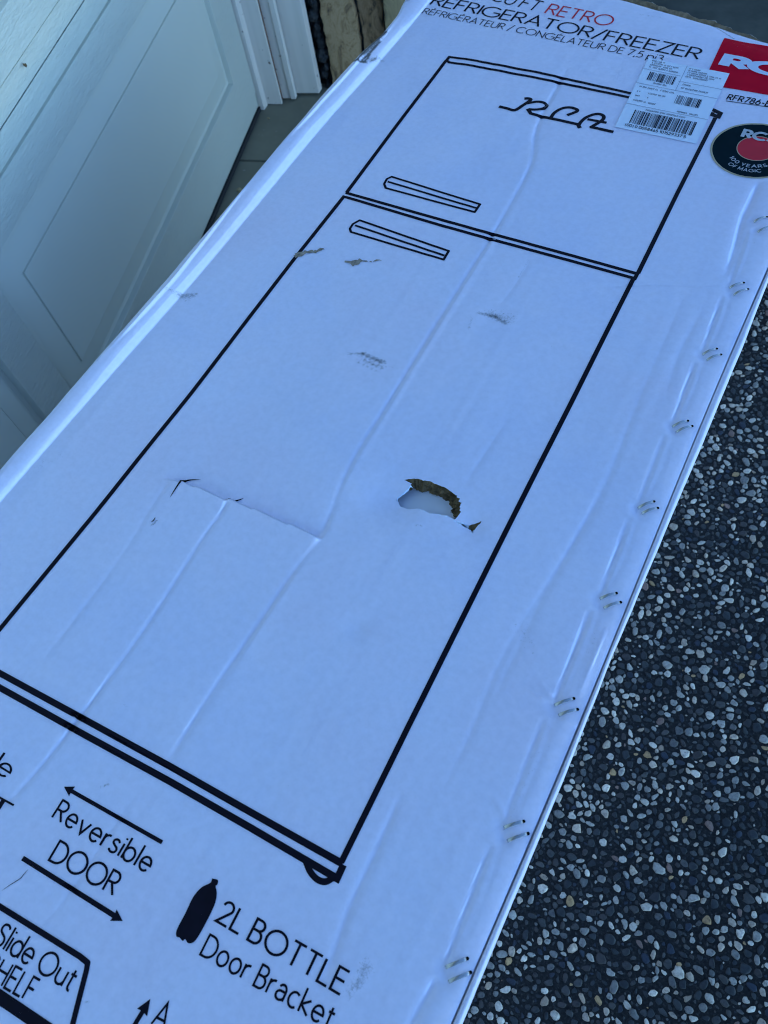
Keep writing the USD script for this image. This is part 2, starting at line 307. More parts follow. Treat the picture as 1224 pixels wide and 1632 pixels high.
# stone pier
PN = 0.64
part('pier', box(0.02, PN - 0.02, 0.105, 0.70, -0.02, 2.25), mortar, gar)
def stone(poly, depth, seed, y_face, flip=False):
    """A rough split stone: the outline in (across, up), its face bulging and pitted, in front of the pier."""
    r = np.random.default_rng(seed)
    p = Polygon(poly).buffer(-0.006).buffer(0.006, quad_segs=3).segmentize(0.014)
    o = np.array(p.exterior.coords)[:-1]; o = o + r.normal(0, 0.0016, o.shape)
    inn = Polygon(o).buffer(-0.009)
    if inn.geom_type != 'Polygon' or inn.is_empty: inn = Polygon(o).buffer(-0.003)
    c = np.array(Polygon(o).centroid.coords[0]); x0, z0 = o.min(0); x1, z1 = o.max(0)
    q = c + (o - c) * 0.90; q2 = c + (o - c) * 0.97; m = len(o)
    gx, gz = np.meshgrid(np.arange(x0, x1, 0.012), np.arange(z0, z1, 0.016)); gp = np.c_[gx.ravel(), gz.ravel()] + r.uniform(-.003, .003, (gx.size, 2))
    gp = gp[shapely.contains_xy(Polygon(q).buffer(-0.005), gp)]
    from scipy.spatial import Delaunay
    allp = np.vstack([q, gp]); t = Delaunay(allp).simplices
    cen = allp[t].mean(1); t = t[shapely.contains_xy(Polygon(q).buffer(1e-5), cen)]
    P3 = np.c_[allp * 3.0, np.full(len(allp), seed * 3.7)]
    tl = r.normal(0, 0.05, 2)
    yf = y_face - (meshkit.fbm(P3 * 7, 4, seed) - 0.5) * 0.016 + (allp - c) @ tl - 0.006 * np.sqrt(np.clip(1 - (np.abs(allp[:, 0] - c[0]) / ((x1 - x0) / 2)) ** 2, 0, 1))
    ring1 = np.c_[q2[:, 0], yf[:m] + 0.008 + r.uniform(0, .004, m), q2[:, 1]]
    ring0 = np.c_[o[:, 0], np.full(m, y_face + depth), o[:, 1]]
    V = np.vstack([np.c_[allp[:, 0], yf, allp[:, 1]], ring1, ring0]); n0, n1 = len(allp), len(allp) + m
    tris = list(t)
    for i in range(m):
        j = (i + 1) % m
        tris += [[i, j, n0 + j], [i, n0 + j, n0 + i], [n0 + i, n0 + j, n1 + j], [n0 + i, n1 + j, n1 + i]]
    ms = trimesh.Trimesh(V, np.array(tris), process=False); trimesh.repair.fix_normals(ms); return ms
stones = [([(0.160, -0.01), (0.234, -0.01), (0.240, 0.10), (0.240, 0.17), (0.226, 0.245), (0.163, 0.262), (0.158, 0.14)], 0.090, stone_tan),
          ([(0.2435, -0.01), (0.296, -0.01), (0.299, 0.19), (0.294, 0.33), (0.234, 0.32), (0.232, 0.25), (0.2445, 0.17)], 0.102, stone_brown),
          ([(0.300, -0.01), (0.395, -0.01), (0.400, 0.13), (0.392, 0.28), (0.303, 0.30)], 0.088, stone_grey),
          ([(0.404, -0.01), (0.500, -0.01), (0.503, 0.20), (0.408, 0.22)], 0.096, stone_tan),
          ([(0.509, -0.01), (0.63, -0.01), (0.63, 0.16), (0.512, 0.17)], 0.086, stone_brown)]
mats3 = [stone_tan, stone_brown, stone_grey]
rs = random.Random(5)
zc = {0: 0.34}
x = 0.155
rowz = [0.345, 0.56, 0.80, 1.0, 1.25, 1.5, 1.72, 2.0, 2.23]
for za, zb in zip(rowz[:-1], rowz[1:]):
    x = 0.157
    while x < PN - 0.03:
        wd = min(rs.uniform(0.09, 0.2), PN - 0.01 - x)
        if PN - 0.01 - x - wd < 0.05: wd = PN - 0.01 - x
        j = lambda: rs.uniform(-0.006, 0.006)
        stones.append(([(x, za + 0.004 + j() * .5), (x + wd - 0.007, za + 0.004 + j() * .5), (x + wd - 0.007 + j() * .4, zb - 0.004), (x + j() * .3, zb - 0.004)], rs.uniform(0.084, 0.1), rs.choice(mats3)))
        x += wd
x = 0.403
stones.append(([(0.303, 0.305), (0.40, 0.285), (0.40, 0.338), (0.30, 0.338)], 0.094, stone_tan))
stones.append(([(0.405, 0.225), (0.505, 0.205), (0.51, 0.338), (0.405, 0.338)], 0.09, stone_grey))
stones.append(([(0.514, 0.175), (0.63, 0.165), (0.63, 0.338), (0.515, 0.338)], 0.095, stone_brown))
stones.append(([(0.158, 0.268), (0.228, 0.252), (0.232, 0.338), (0.157, 0.338)], 0.095, stone_brown))
for i, (pl, yf, mt) in enumerate(stones):
    part('stone', stone(pl, 0.03, i + 3, yf), mt, gar, 35)
# lumps of dark mortar squeezed out beside the casing
lm = []
r5 = np.random.default_rng(8)
for zz in np.cumsum(r5.uniform(0.008, 0.032, 22)):
    s = trimesh.creation.icosphere(3, 1.0); sc = r5.uniform(0.5, 1.25)
    q = s.vertices * np.array([0.011, 0.013, 0.017]) * sc * r5.uniform(0.7, 1.3, 3)
    q = q * (0.45 + 1.1 * meshkit.fbm(s.vertices * 2.3 + zz * 90, 4, 2))[:, None]
    s.vertices = q + [0.147 + r5.uniform(-.007, .005), 0.097 + r5.uniform(-.010, .008), zz - 0.01]; lm.append(s)
part('squeezed_mortar', cat(lm), mortar, gar, True)

# ------------------------------------------------------------------ garage door
gd = thing('garage_door', (A0[0], A0[1], 0), ANG)
tag(gd, 'cream sectional garage door with raised rectangular panels, left of the carton', 'garage door')
SH = 0.535
def loft(rings_):
    """Rectangular rings (y0,y1,z0,z1,x) joined by quads, the last one closed: a raised panel."""
    V, Fc = [], []
    for (y0, y1, z0, z1, xx) in rings_:
        V += [(xx, y0, z0), (xx, y1, z0), (xx, y1, z1), (xx, y0, z1)]
    for r in range(len(rings_) - 1):
        for k in range(4):
            a, b = 4 * r + k, 4 * r + (k + 1) % 4
            Fc += [(a, b, b + 4, a + 4)]
    n = 4 * (len(rings_) - 1); Fc.append((n, n + 1, n + 2, n + 3))
    return np.array(V, float), np.array(Fc)
for k in range(4):
    z0, z1 = k * SH + (0.012 if k == 0 else 0.0), (k + 1) * SH
    pz0, pz1 = (0.132 if k == 0 else z0 + 0.094), z0 - (0.012 if k == 0 else 0) + 0.438
    sec = thing('section', parent=gd)
    pr_ = []
    cols = [(-0.098 - i * 0.9535 - 0.880, -0.098 - i * 0.9535) for i in range(5)]
    def rail(zs_xs):                                            # profile (z, x) swept along the door
        q = np.array(zs_xs); m = len(q)
        V = np.vstack([np.c_[q[:, 1], np.full(m, -DW), q[:, 0]], np.c_[q[:, 1], np.full(m, -0.0015), q[:, 0]]])
        i = np.arange(m - 1); return trimesh.Trimesh(V, np.vstack([np.c_[i, i + m, i + m + 1], np.c_[i, i + m + 1, i + 1]]), process=False)
    st = 0.0026
    low = [(z0 + 0.001, -0.03), (z0 + 0.001, -0.0035), (z0 + 0.003, -0.0008 - st)] + ([(z0 + 0.034, -st), (z0 + 0.0348, -0.0050), (z0 + 0.0366, -0.0050), (z0 + 0.0372, 0.0)] if k else [(0.046, -st), (0.0465, -0.006), (0.0485, -0.006), (0.049, 0.0)]) + [(pz0, 0.0)]
    up = [(pz1, 0.0), (z1 - 0.0372, 0.0), (z1 - 0.0366, -0.0050), (z1 - 0.0348, -0.0050), (z1 - 0.034, -st), (z1 - 0.003, -st - 0.0008), (z1 - 0.0012, -0.0035), (z1 - 0.0012, -0.03)]
    ms = [rail(low), rail(up)]
    edges = [-DW] + sorted([c for cc in cols for c in cc]) + [-0.0015]
    for a, b in zip(edges[0::2], edges[1::2]):
        V = np.array([(0, a, pz0), (0, b, pz0), (0, b, pz1), (0, a, pz1)], float); ms.append(trimesh.Trimesh(V, [[0, 1, 2], [0, 2, 3]], process=False))
    ms.append(box(-0.05, -0.0305, -DW, -0.0015, z0 + 0.001, z1 - 0.0012))
    ms.append(box(-0.0305, -0.001, -0.0014, -0.001, z0 + 0.001, z1 - 0.0012))
    part('section_frame', cat(ms), door_paint, sec, 25)
    for (y0, y1) in cols:
        R = lambda i, x: (y0 + i, y1 - i, pz0 + i, pz1 - i, x)
        part('raised_panel', loft([R(0, 0.0), R(0.001, -0.0012), R(0.0026, -0.0105), R(0.0100, -0.0125), R(0.0130, -0.0100), R(0.0170, -0.0095), R(0.0185, -0.0082), R(0.0530, -0.0014), R(0.0537, -0.0026), R(0.0548, -0.0026), R(0.0554, 0.0006), R(0.0580, 0.0014)]), door_smooth, sec, 40)
part('bottom_seal', cat([box(-0.03, -0.004, -DW, -0.002, 0.001, 0.0125), box(-0.002, 0.0015, -DW, -0.002, 0.002, 0.0128)]), rubber, gd)

# a few bits of grit lying at the foot of the door
r6 = np.random.default_rng(21)
spots = np.array([(-1.1390, 1.0568), (-1.1458, 1.0817), (-1.1345, 1.0376), (-1.1620, 1.1337), (-1.2389, 1.3797)])
GRIT = ['grit crumb in the middle of the cluster where slab, door and carton meet', 'grit crumb farthest from the viewer in the cluster beside the carton', 'grit crumb nearest the carton edge at the foot of the door',
        'lone grit crumb on the slab near the joint between two slabs', 'lone grit crumb in the corner of door and white frame']
for i, (gx_, gy_) in enumerate(spots):
    s = trimesh.creation.icosphere(1, 1.0); q = s.vertices * r6.uniform(0.0025, 0.0065) * np.array([1.3, 0.9, 0.6]); q *= (0.75 + 0.5 * r6.uniform(size=len(q)))[:, None]
    s.vertices = q + [gx_ + 0.012 + r6.uniform(-0.01, .012), gy_ + r6.uniform(-.012, .012), 0.0025]
    o = part('grit', s, stone_grey, None)
    tag(o, GRIT[i], 'grit', 'grit along the foot of the garage door')
# a small dark insect on the door
def at_door(d, n, z): return np.r_[garage_xy(n, d), z]
bug = trimesh.creation.icosphere(2, 1.0); bug.vertices = bug.vertices * [0.0018, 0.0022, 0.0075]
wing = trimesh.creation.icosphere(1, 1.0); wing.vertices = wing.vertices * [0.0008, 0.003, 0.005] + [0.0012, 0.002, -0.002]
bug = cat([bug, wing]); bug.vertices *= 0.62; bug.apply_transform(trimesh.transformations.rotation_matrix(math.radians(ANG), [0, 0, 1]) @ trimesh.transformations.rotation_matrix(0.5, [1, 0, 0])); bug.apply_translation(at_door(-0.708, 0.0025, 0.562))
tag(part('insect', bug, kraft_dark, None, True), 'tiny dark insect sitting on the garage door', 'insect')

# ------------------------------------------------------------------ the carton
D = 0.545                       # height of its upper face
YN = -0.40                      # near end
def line_at(tab):
    t = np.array(sorted(tab)); g_ = PchipInterpolator(t[:, 0], t[:, 1]); return lambda y: g_(np.clip(y, t[0, 0], t[-1, 0]))
_xl = line_at([(1.16, -0.6135), (1.03, -0.617), (0.985, -0.6095), (0.95, -0.6085), (0.90, -0.6165), (0.79, -0.6205), (0.50, -0.6205), (0.33, -0.6225), (0.18, -0.6265), (-0.4, -0.632)])
XL = lambda y: _xl(y) + 0.0012 * (meshkit.noise(np.stack([np.asarray(y) * 24, np.asarray(y) * 0, np.asarray(y) * 0], -1), 3) - 0.5)
XC = line_at([(1.16, -0.577), (0.904, -0.5796), (0.73, -0.585), (0.51, -0.5855), (0.315, -0.5925), (0.15, -0.5977), (-0.4, -0.604)])
XF = lambda y: -0.0248 - 0.0092 * np.asarray(y) + 0.0012 * np.sin(np.asarray(y) * 9)      # cut edge of the stapled flap
XO = lambda y: -0.0188 - 0.0085 * np.asarray(y) + 0.0008 * np.sin(np.asarray(y) * 13 + 1)  # outer edge
YF = PchipInterpolator([-0.65, -0.5, -0.35, -0.28, -0.204, -0.143, -0.06, 0.0], [1.142, 1.140, 1.131, 1.124, 1.114, 1.100, 1.086, 1.082])

STAPLES = np.array([(-0.0619, 0.7644), (-0.0522, 0.7750), (-0.0543, 0.7513), (-0.0437, 0.7631), (-0.0569, 0.6659), (-0.0465, 0.6763), (-0.0504, 0.6585), (-0.0403, 0.6697), (-0.0542, 0.5745), (-0.0445, 0.5852), (-0.0484, 0.5694), (-0.0388, 0.5800), (-0.0523, 0.4837), (-0.0420, 0.4942), (-0.0472, 0.4791), (-0.0367, 0.4904), (-0.0506, 0.3904), (-0.0406, 0.4012), (-0.0458, 0.3864), (-0.0356, 0.3965), (-0.0487, 0.2967), (-0.0386, 0.3064), (-0.0430, 0.2901), (-0.0327, 0.3005), (-0.0474, 0.1980), (-0.0361, 0.2091), (-0.0414, 0.1922), (-0.0304, 0.2026), (-0.0449, 0.0981), (-0.0338, 0.1086), (-0.0388, 0.0911), (-0.0277, 0.1025), (-0.0426, -0.0018), (-0.0318, 0.0100), (-0.0370, -0.0084), (-0.0264, 0.0035)]).reshape(-1, 2, 2)

def curve(P, n=8):
    """Catmull-Rom through the points."""
    P = np.asarray(P, float); Q = np.vstack([2 * P[0] - P[1], P, 2 * P[-1] - P[-2]]); out = []
    for i in range(1, len(Q) - 2):
        t = np.linspace(0, 1, n, endpoint=False)[:, None]; a, b, c, d_ = Q[i - 1:i + 3]
        out.append(0.5 * (2 * b + (c - a) * t + (2 * a - 5 * b + 4 * c - d_) * t ** 2 + (3 * b - a - 3 * c + d_) * t ** 3))
    return np.vstack(out + [P[-1:]])

# creases: (points, depth, half width, taper) - pressed-in lines that run with the flutes, and wrinkles
CR = []
def crease(p, depth, width, t0=0.03, t1=0.03): CR.append((curve(p, 4), depth, 0.5 * width, t0, t1))
crease(np.array([(-0.3452, 0.9550), (-0.3364, 0.8409), (-0.3152, 0.7699), (-0.3082, 0.6442), (-0.3083, 0.6158), (-0.3078, 0.5070), (-0.3057, 0.3974), (-0.3045, 0.3305), (-0.2909, 0.2480)]), 0.0013, 0.0052, 0.06, 0.012)
crease(np.array([(-0.3048, 0.6611), (-0.3026, 0.5109), (-0.2988, 0.3028), (-0.2910, 0.2627)]), -0.0005, 0.006)
crease(np.array([(-0.2897, 0.2471), (-0.2951, 0.2124), (-0.2970, 0.1552), (-0.3001, 0.0900), (-0.2999, 0.0240)]), 0.0011, 0.005, 0.05)
crease(np.array([(-0.2910, 0.2143), (-0.2925, 0.1612), (-0.2932, 0.1082)]), -0.0007, 0.005)
crease(np.array([(-0.2554, 0.6320), (-0.2561, 0.5852), (-0.2597, 0.5575)]), 0.0006, 0.005, 0.02, 0.02)
crease(np.array([(-0.1924, 0.4313), (-0.1952, 0.3860), (-0.1970, 0.3460)]), 0.0007, 0.006)
crease(np.array([(-0.3905, 0.2461), (-0.3887, 0.2255), (-0.3901, 0.2068), (-0.3863, 0.1095), (-0.3887, 0.0282), (-0.3929, -0.0300), (-0.3995, -0.0691)]), 0.0011, 0.0042, 0.004, 0.05)
crease(np.array([(-0.4564, 0.2379), (-0.4543, 0.2032), (-0.4511, 0.1790), (-0.4490, 0.1237), (-0.4513, 0.0376)]), 0.0006, 0.005, 0.004)
crease(np.array([(-0.3082, -0.0088), (-0.3098, -0.0590), (-0.3110, -0.0958), (-0.3155, -0.1198)]), 0.0006, 0.004)
crease(np.array([(-0.0935, 0.6415), (-0.0898, 0.5067), (-0.0849, 0.3695), (-0.0985, 0.2287), (-0.0951, 0.1456), (-0.0958, 0.0963)]), 0.0006, 0.0055, 0.08, 0.05)
crease(np.array([(-0.0844, 0.3948), (-0.0881, 0.3183), (-0.0913, 0.2599), (-0.0902, 0.1842)]), 0.0007, 0.006)
crease(np.array([(-0.1225, 0.0867), (-0.1199, 0.0453), (-0.1187, 0.0036), (-0.1140, -0.0323), (-0.1110, -0.0588)]), 0.0012, 0.0065, 0.02)
crease(np.array([(-0.0740, 0.8282), (-0.0735, 0.7906), (-0.0735, 0.7641), (-0.0678, 0.7199), (-0.0651, 0.6783)]), 0.0026, 0.0085, 0.02)
crease(np.array([(-0.0347, 0.2753), (-0.0350, 0.2557), (-0.0339, 0.2343), (-0.0331, 0.2117)]), -0.0010, 0.0022, 0.015, 0.01)
crease(np.array([(-0.0650, 0.2112), (-0.0562, 0.2054), (-0.0476, 0.1996)]), -0.0008, 0.0025, 0.012, 0.002)
crease(np.array([(-0.0718, 0.2000), (-0.0590, 0.1996), (-0.0476, 0.1996)]), -0.0007, 0.0025, 0.01, 0.002)
crease(np.array([(-0.0391, 0.1928), (-0.0331, 0.1904), (-0.0232, 0.1910)]), -0.0007, 0.0022, 0.003, 0.01)
crease(np.array([(-0.1723, 0.6227), (-0.1272, 0.6431), (-0.0869, 0.6560), (-0.0610, 0.6689)]), 0.0005, 0.003)
crease(np.array([(-0.0722, 0.6301), (-0.0737, 0.5607), (-0.0672, 0.5067)]), 0.0006, 0.006)
crease(np.array([(-0.0646, 0.1172), (-0.0509, 0.1092), (-0.0434, 0.0993)]), -0.0007, 0.003, 0.01, 0.002)
crease(np.array([(-0.0858, 0.4601), (-0.0821, 0.3888), (-0.0829, 0.3472)]), 0.0005, 0.006)
for k in range(8):                                      # the flap is pulled in between one staple and the next
    a, b = STAPLES[2 * k][0], STAPLES[2 * k + 2][0]
    crease([a + [-0.003, -0.012], a * 0.65 + b * 0.35 + [-0.0025, 0], a * 0.3 + b * 0.7 + [-0.0015, 0], b + [-0.0005, 0.004]], 0.0011 + 0.0003 * (k % 3), 0.0042, 0.02, 0.004)
    crease([a + [0.004, -0.010], a * 0.5 + b * 0.5 + [0.006, 0], b + [0.004, 0.006]], 0.0005, 0.0035, 0.02, 0.02)
crease([STAPLES[16][0] + [-0.002, -0.008], STAPLES[16][0] + [-0.006, -0.06], STAPLES[16][0] + [-0.004, -0.12]], 0.0018, 0.007, 0.006, 0.05)

STEP = np.array([(-0.4645, 0.2405), (-0.4387, 0.2458), (-0.3931, 0.2457), (-0.3896, 0.2480), (-0.3450, 0.2490), (-0.2912, 0.2485)])
HOLE = Polygon(np.array([(-0.2517, 0.3341), (-0.2414, 0.3394), (-0.2264, 0.3416), (-0.2110, 0.3412), (-0.1992, 0.3378), (-0.1919, 0.3317), (-0.1887, 0.3225), (-0.1897, 0.3144), (-0.1946, 0.3156), (-0.2062, 0.3139), (-0.2126, 0.3117), (-0.2187, 0.3125), (-0.2245, 0.3128), (-0.2332, 0.3088), (-0.2413, 0.3095), (-0.2475, 0.3132), (-0.2486, 0.3171), (-0.2445, 0.3255), (-0.2421, 0.3332)]))
TEAR = Polygon(np.array([(-0.1895, 0.3141), (-0.1825, 0.3148), (-0.1759, 0.3161), (-0.1724, 0.3191), (-0.1671, 0.3246), (-0.1699, 0.3164), (-0.1700, 0.3102), (-0.1749, 0.3128), (-0.1822, 0.3129)]))
BOWLS = [(*np.array([(-0.2587, 0.3082)])[0], 0.0045, 0.022), (*np.array([(-0.2406, 0.3106)])[0], 0.003, 0.014), (*np.array([(-0.1732, 0.3156)])[0], 0.003, 0.012), (*np.array([(-0.2188, 0.1869)])[0], 0.0020, 0.011), (*np.array([(-0.2839, 0.2802)])[0], 0.0012, 0.02),
         (*np.array([(-0.2548, 0.5438)])[0], 0.0014, 0.012), (*np.array([(-0.3487, 0.4474)])[0], 0.0010, 0.012), (*np.array([(-0.5380, 0.8746)])[0], 0.0012, 0.03), (*np.array([(-0.0938, 0.2405)])[0], 0.0010, 0.018), (*np.array([(-0.3810, 0.7669)])[0], 0.0009, 0.03),
         (*np.array([(-0.4448, 0.3465)])[0], 0.0016, 0.06), (*np.array([(-0.1508, 0.4713)])[0], 0.0016, 0.06), (*np.array([(-0.2439, 0.0803)])[0], 0.0012, 0.05)]

def seg_dist(x, y, P):
    """Distance to a polyline, the arc length at the nearest point, and the whole length."""
    best = np.full(x.shape, 1e9); arc = np.zeros(x.shape); acc = 0.0
    for a, b in zip(P[:-1], P[1:]):
        dx, dy = b - a; L2 = dx * dx + dy * dy; L = math.sqrt(L2)
        t = np.clip(((x - a[0]) * dx + (y - a[1]) * dy) / L2, 0, 1)
        dd = np.hypot(x - a[0] - t * dx, y - a[1] - t * dy)
        m = dd < best; best = np.where(m, dd, best); arc = np.where(m, acc + t * L, arc); acc += L
    return best, arc, acc
_lp = PchipInterpolator([0, 0.0012, 0.0032, 0.006, 0.0095, 0.014, 0.020, 0.027, 0.0345, 0.0385, 0.043, 0.06], [-0.014, -0.006, -0.001, 0.0030, 0.0050, 0.0058, 0.0053, 0.0036, 0.0008, -0.0009, -0.0007, 0.0])
def H(x, y):
    """Height of the printed face above its mean level."""
    x = np.asarray(x, float); y = np.asarray(y, float); h = np.zeros(x.shape)
    z0 = np.zeros(x.shape)
    h += 0.0010 * (meshkit.fbm(np.stack([x * 9, y * 5, z0], -1), 3, 5) - 0.5) + 0.00022 * (meshkit.noise(np.stack([x * 55, y * 9, z0], -1), 7) - 0.5)
    h += (0.00034 * (meshkit.noise(np.stack([x * 135, y * 2.2, z0], -1), 9) - 0.5)) * np.clip(2.2 * meshkit.noise(np.stack([x * 12, y * 4, z0], -1), 19) - 0.5, 0, 1)
    h -= 0.004 * np.clip(1 - ((x + 0.31) / 0.29) ** 2, 0, 1) * 0.6
    for P, depth, width, t0, t1 in CR:
        lo, hi = P.min(0) - 4.2 * width, P.max(0) + 4.2 * width
        m = (x > lo[0]) & (x < hi[0]) & (y > lo[1]) & (y < hi[1])
        if not m.any(): continue
        dd, arc, L = seg_dist(x[m], y[m], P)
        taper = np.clip(arc / t0, 0, 1) * np.clip((L - arc) / t1, 0, 1)
        wob = 0.75 + 0.5 * meshkit.noise(np.stack([arc * 30, arc * 0 + depth * 9000, arc * 0], -1), 4)
        h[m] -= 1.3 * depth * wob * np.sqrt(taper) * np.exp(-np.sqrt((dd / width) ** 2 + 0.10) * 1.0 + 0.32) * np.clip(1 - dd / (4 * width), 0, 1)
    for bx, by, dp, w_ in BOWLS:
        h -= dp * np.exp(-((x - bx) ** 2 + (y - by) ** 2) / w_ ** 2)
    for s0, s1 in STAPLES:
        h -= 0.0019 * np.exp(-((x - s0[0] + .0012) ** 2 + (y - s0[1]) ** 2) / 0.0052 ** 2) + 0.0007 * np.exp(-((x - s1[0]) ** 2 + (y - s1[1]) ** 2) / 0.004 ** 2)
    # the buckled edge: the far side of the line is pushed in
    lo, hi = STEP.min(0) - 0.05, STEP.max(0) + 0.05
    m = (x > lo[0]) & (x < hi[0]) & (y > lo[1]) & (y < hi[1])
    if m.any():
        yl = np.interp(x[m], STEP[:, 0], STEP[:, 1]); dd = y[m] - yl
        tap = np.clip((x[m] - STEP[0, 0]) / 0.02, 0, 1) * np.clip((STEP[-1, 0] + 0.002 - x[m]) / 0.006, 0, 1)
        h[m] -= tap * np.where(dd > 0, 0.0038 * np.exp(-dd / 0.011), -0.0026 * np.exp(dd / 0.012))
    # left: crushed corner that stands proud of the sagging face
    s = x - XL(y); cw = (XC(y) - XL(y)) / 0.0385
    wr = 0.8 + 0.4 * meshkit.noise(np.stack([y * 11, z0, z0], -1), 12)
    ed = _lp(np.clip(s / cw, 0, 0.06)); h += np.where(ed > 0, 0.85 * ed * wr, ed)
    # a wrinkle along the crushed corner
    h += 0.0018 * np.exp(-((s - 0.0115 - 0.003 * np.sin(y * 17)) / 0.0022) ** 2) * np.clip(meshkit.noise(np.stack([y * 9, z0 + 4, z0], -1), 15) * 2 - 0.6, 0, 1)
    # right: the cut edge of the flap turns down a little
    sr = XF(y) - x; h -= 0.0022 * np.exp(-np.clip(sr, 0, 1) / 0.0045)
    # far end: the face rolls over towards the torn edge, most at the right
    sf = YF(np.clip(x, -0.65, 0)) - y; amt = 0.012 + 0.016 * np.clip((x + 0.33) / 0.15, 0, 1)
    h -= amt * np.exp(-np.clip(sf, 0, 1) / 0.013) + 0.002 * np.exp(-((sf - 0.035) / 0.010) ** 2) * np.clip((x + 0.26) / 0.1, 0, 1)
    return h

carton = thing('refrigerator_carton')
tag(carton, 'large white cardboard refrigerator carton lying flat, printed with a fridge outline, torn and stapled', 'carton')

# printed face: a fine grid between the crushed corner and the flap's cut edge, with the torn hole cut out of it
nu, nv = 372, 960
us = np.linspace(0, 1, nu); us = us - 0.018 * np.sin(np.pi * us) ** 2 * 0 ; us = np.where(us < 0.08, us, us)
us = np.concatenate([np.linspace(0, 0.075, 46)[:-1], np.linspace(0.075, 1, nu - 45)])
vs = np.linspace(0, 1, nv)
U, Vv = np.meshgrid(us, vs, indexing='ij')
Y = YN + Vv * 1.5
for _ in range(3):
    X = XL(Y) + U * (XF(Y) - XL(Y)); Y = YN + Vv * (YF(np.clip(X, -0.65, 0)) - YN + 0.0025 * (meshkit.noise(np.stack([X * 70, X * 0, X * 0], -1), 2) - 0.5) * (Vv == 1))
X = XL(Y) + U * (XF(Y) - XL(Y))
gp = np.c_[X.ravel(), Y.ravel()]
hole_rings = []
for hp in (HOLE, TEAR):
    rr = np.random.default_rng(int(hp.area * 1e8))
    hb = hp.segmentize(0.0016); c_ = np.array(hb.exterior.coords)[:-1]; c_ = c_ + rr.normal(0, 0.00028, c_.shape)
    hb = Polygon(c_); hole_rings.append(hb)
    near = np.hypot(*(gp - np.array(hb.centroid.coords[0])).T) < 0.06
    idx = np.nonzero(near)[0]
    ext = hb.exterior; pp = shapely.points(gp[idx]); dd = shapely.distance(ext, pp); sel = dd < 0.00085
    q = shapely.line_interpolate_point(ext, shapely.line_locate_point(ext, pp[sel]))
    gp[idx[sel]] = shapely.get_coordinates(q)
I = np.arange(nu * nv).reshape(nu, nv)
f4 = np.stack([I[:-1, :-1], I[1:, :-1], I[1:, 1:], I[:-1, 1:]], -1).reshape(-1, 4)
f3 = np.vstack([f4[:, [0, 1, 2]], f4[:, [0, 2, 3]]])
cen = gp[f3].mean(1)
drop = np.zeros(len(f3), bool)
for hb in hole_rings:
    m = np.hypot(*(cen - np.array(hb.centroid.coords[0])).T) < 0.06
    drop[m] |= shapely.contains_xy(hb, cen[m])
f3 = f3[~drop]
hz = H(gp[:, 0], gp[:, 1])
face = np.c_[gp, D + hz]
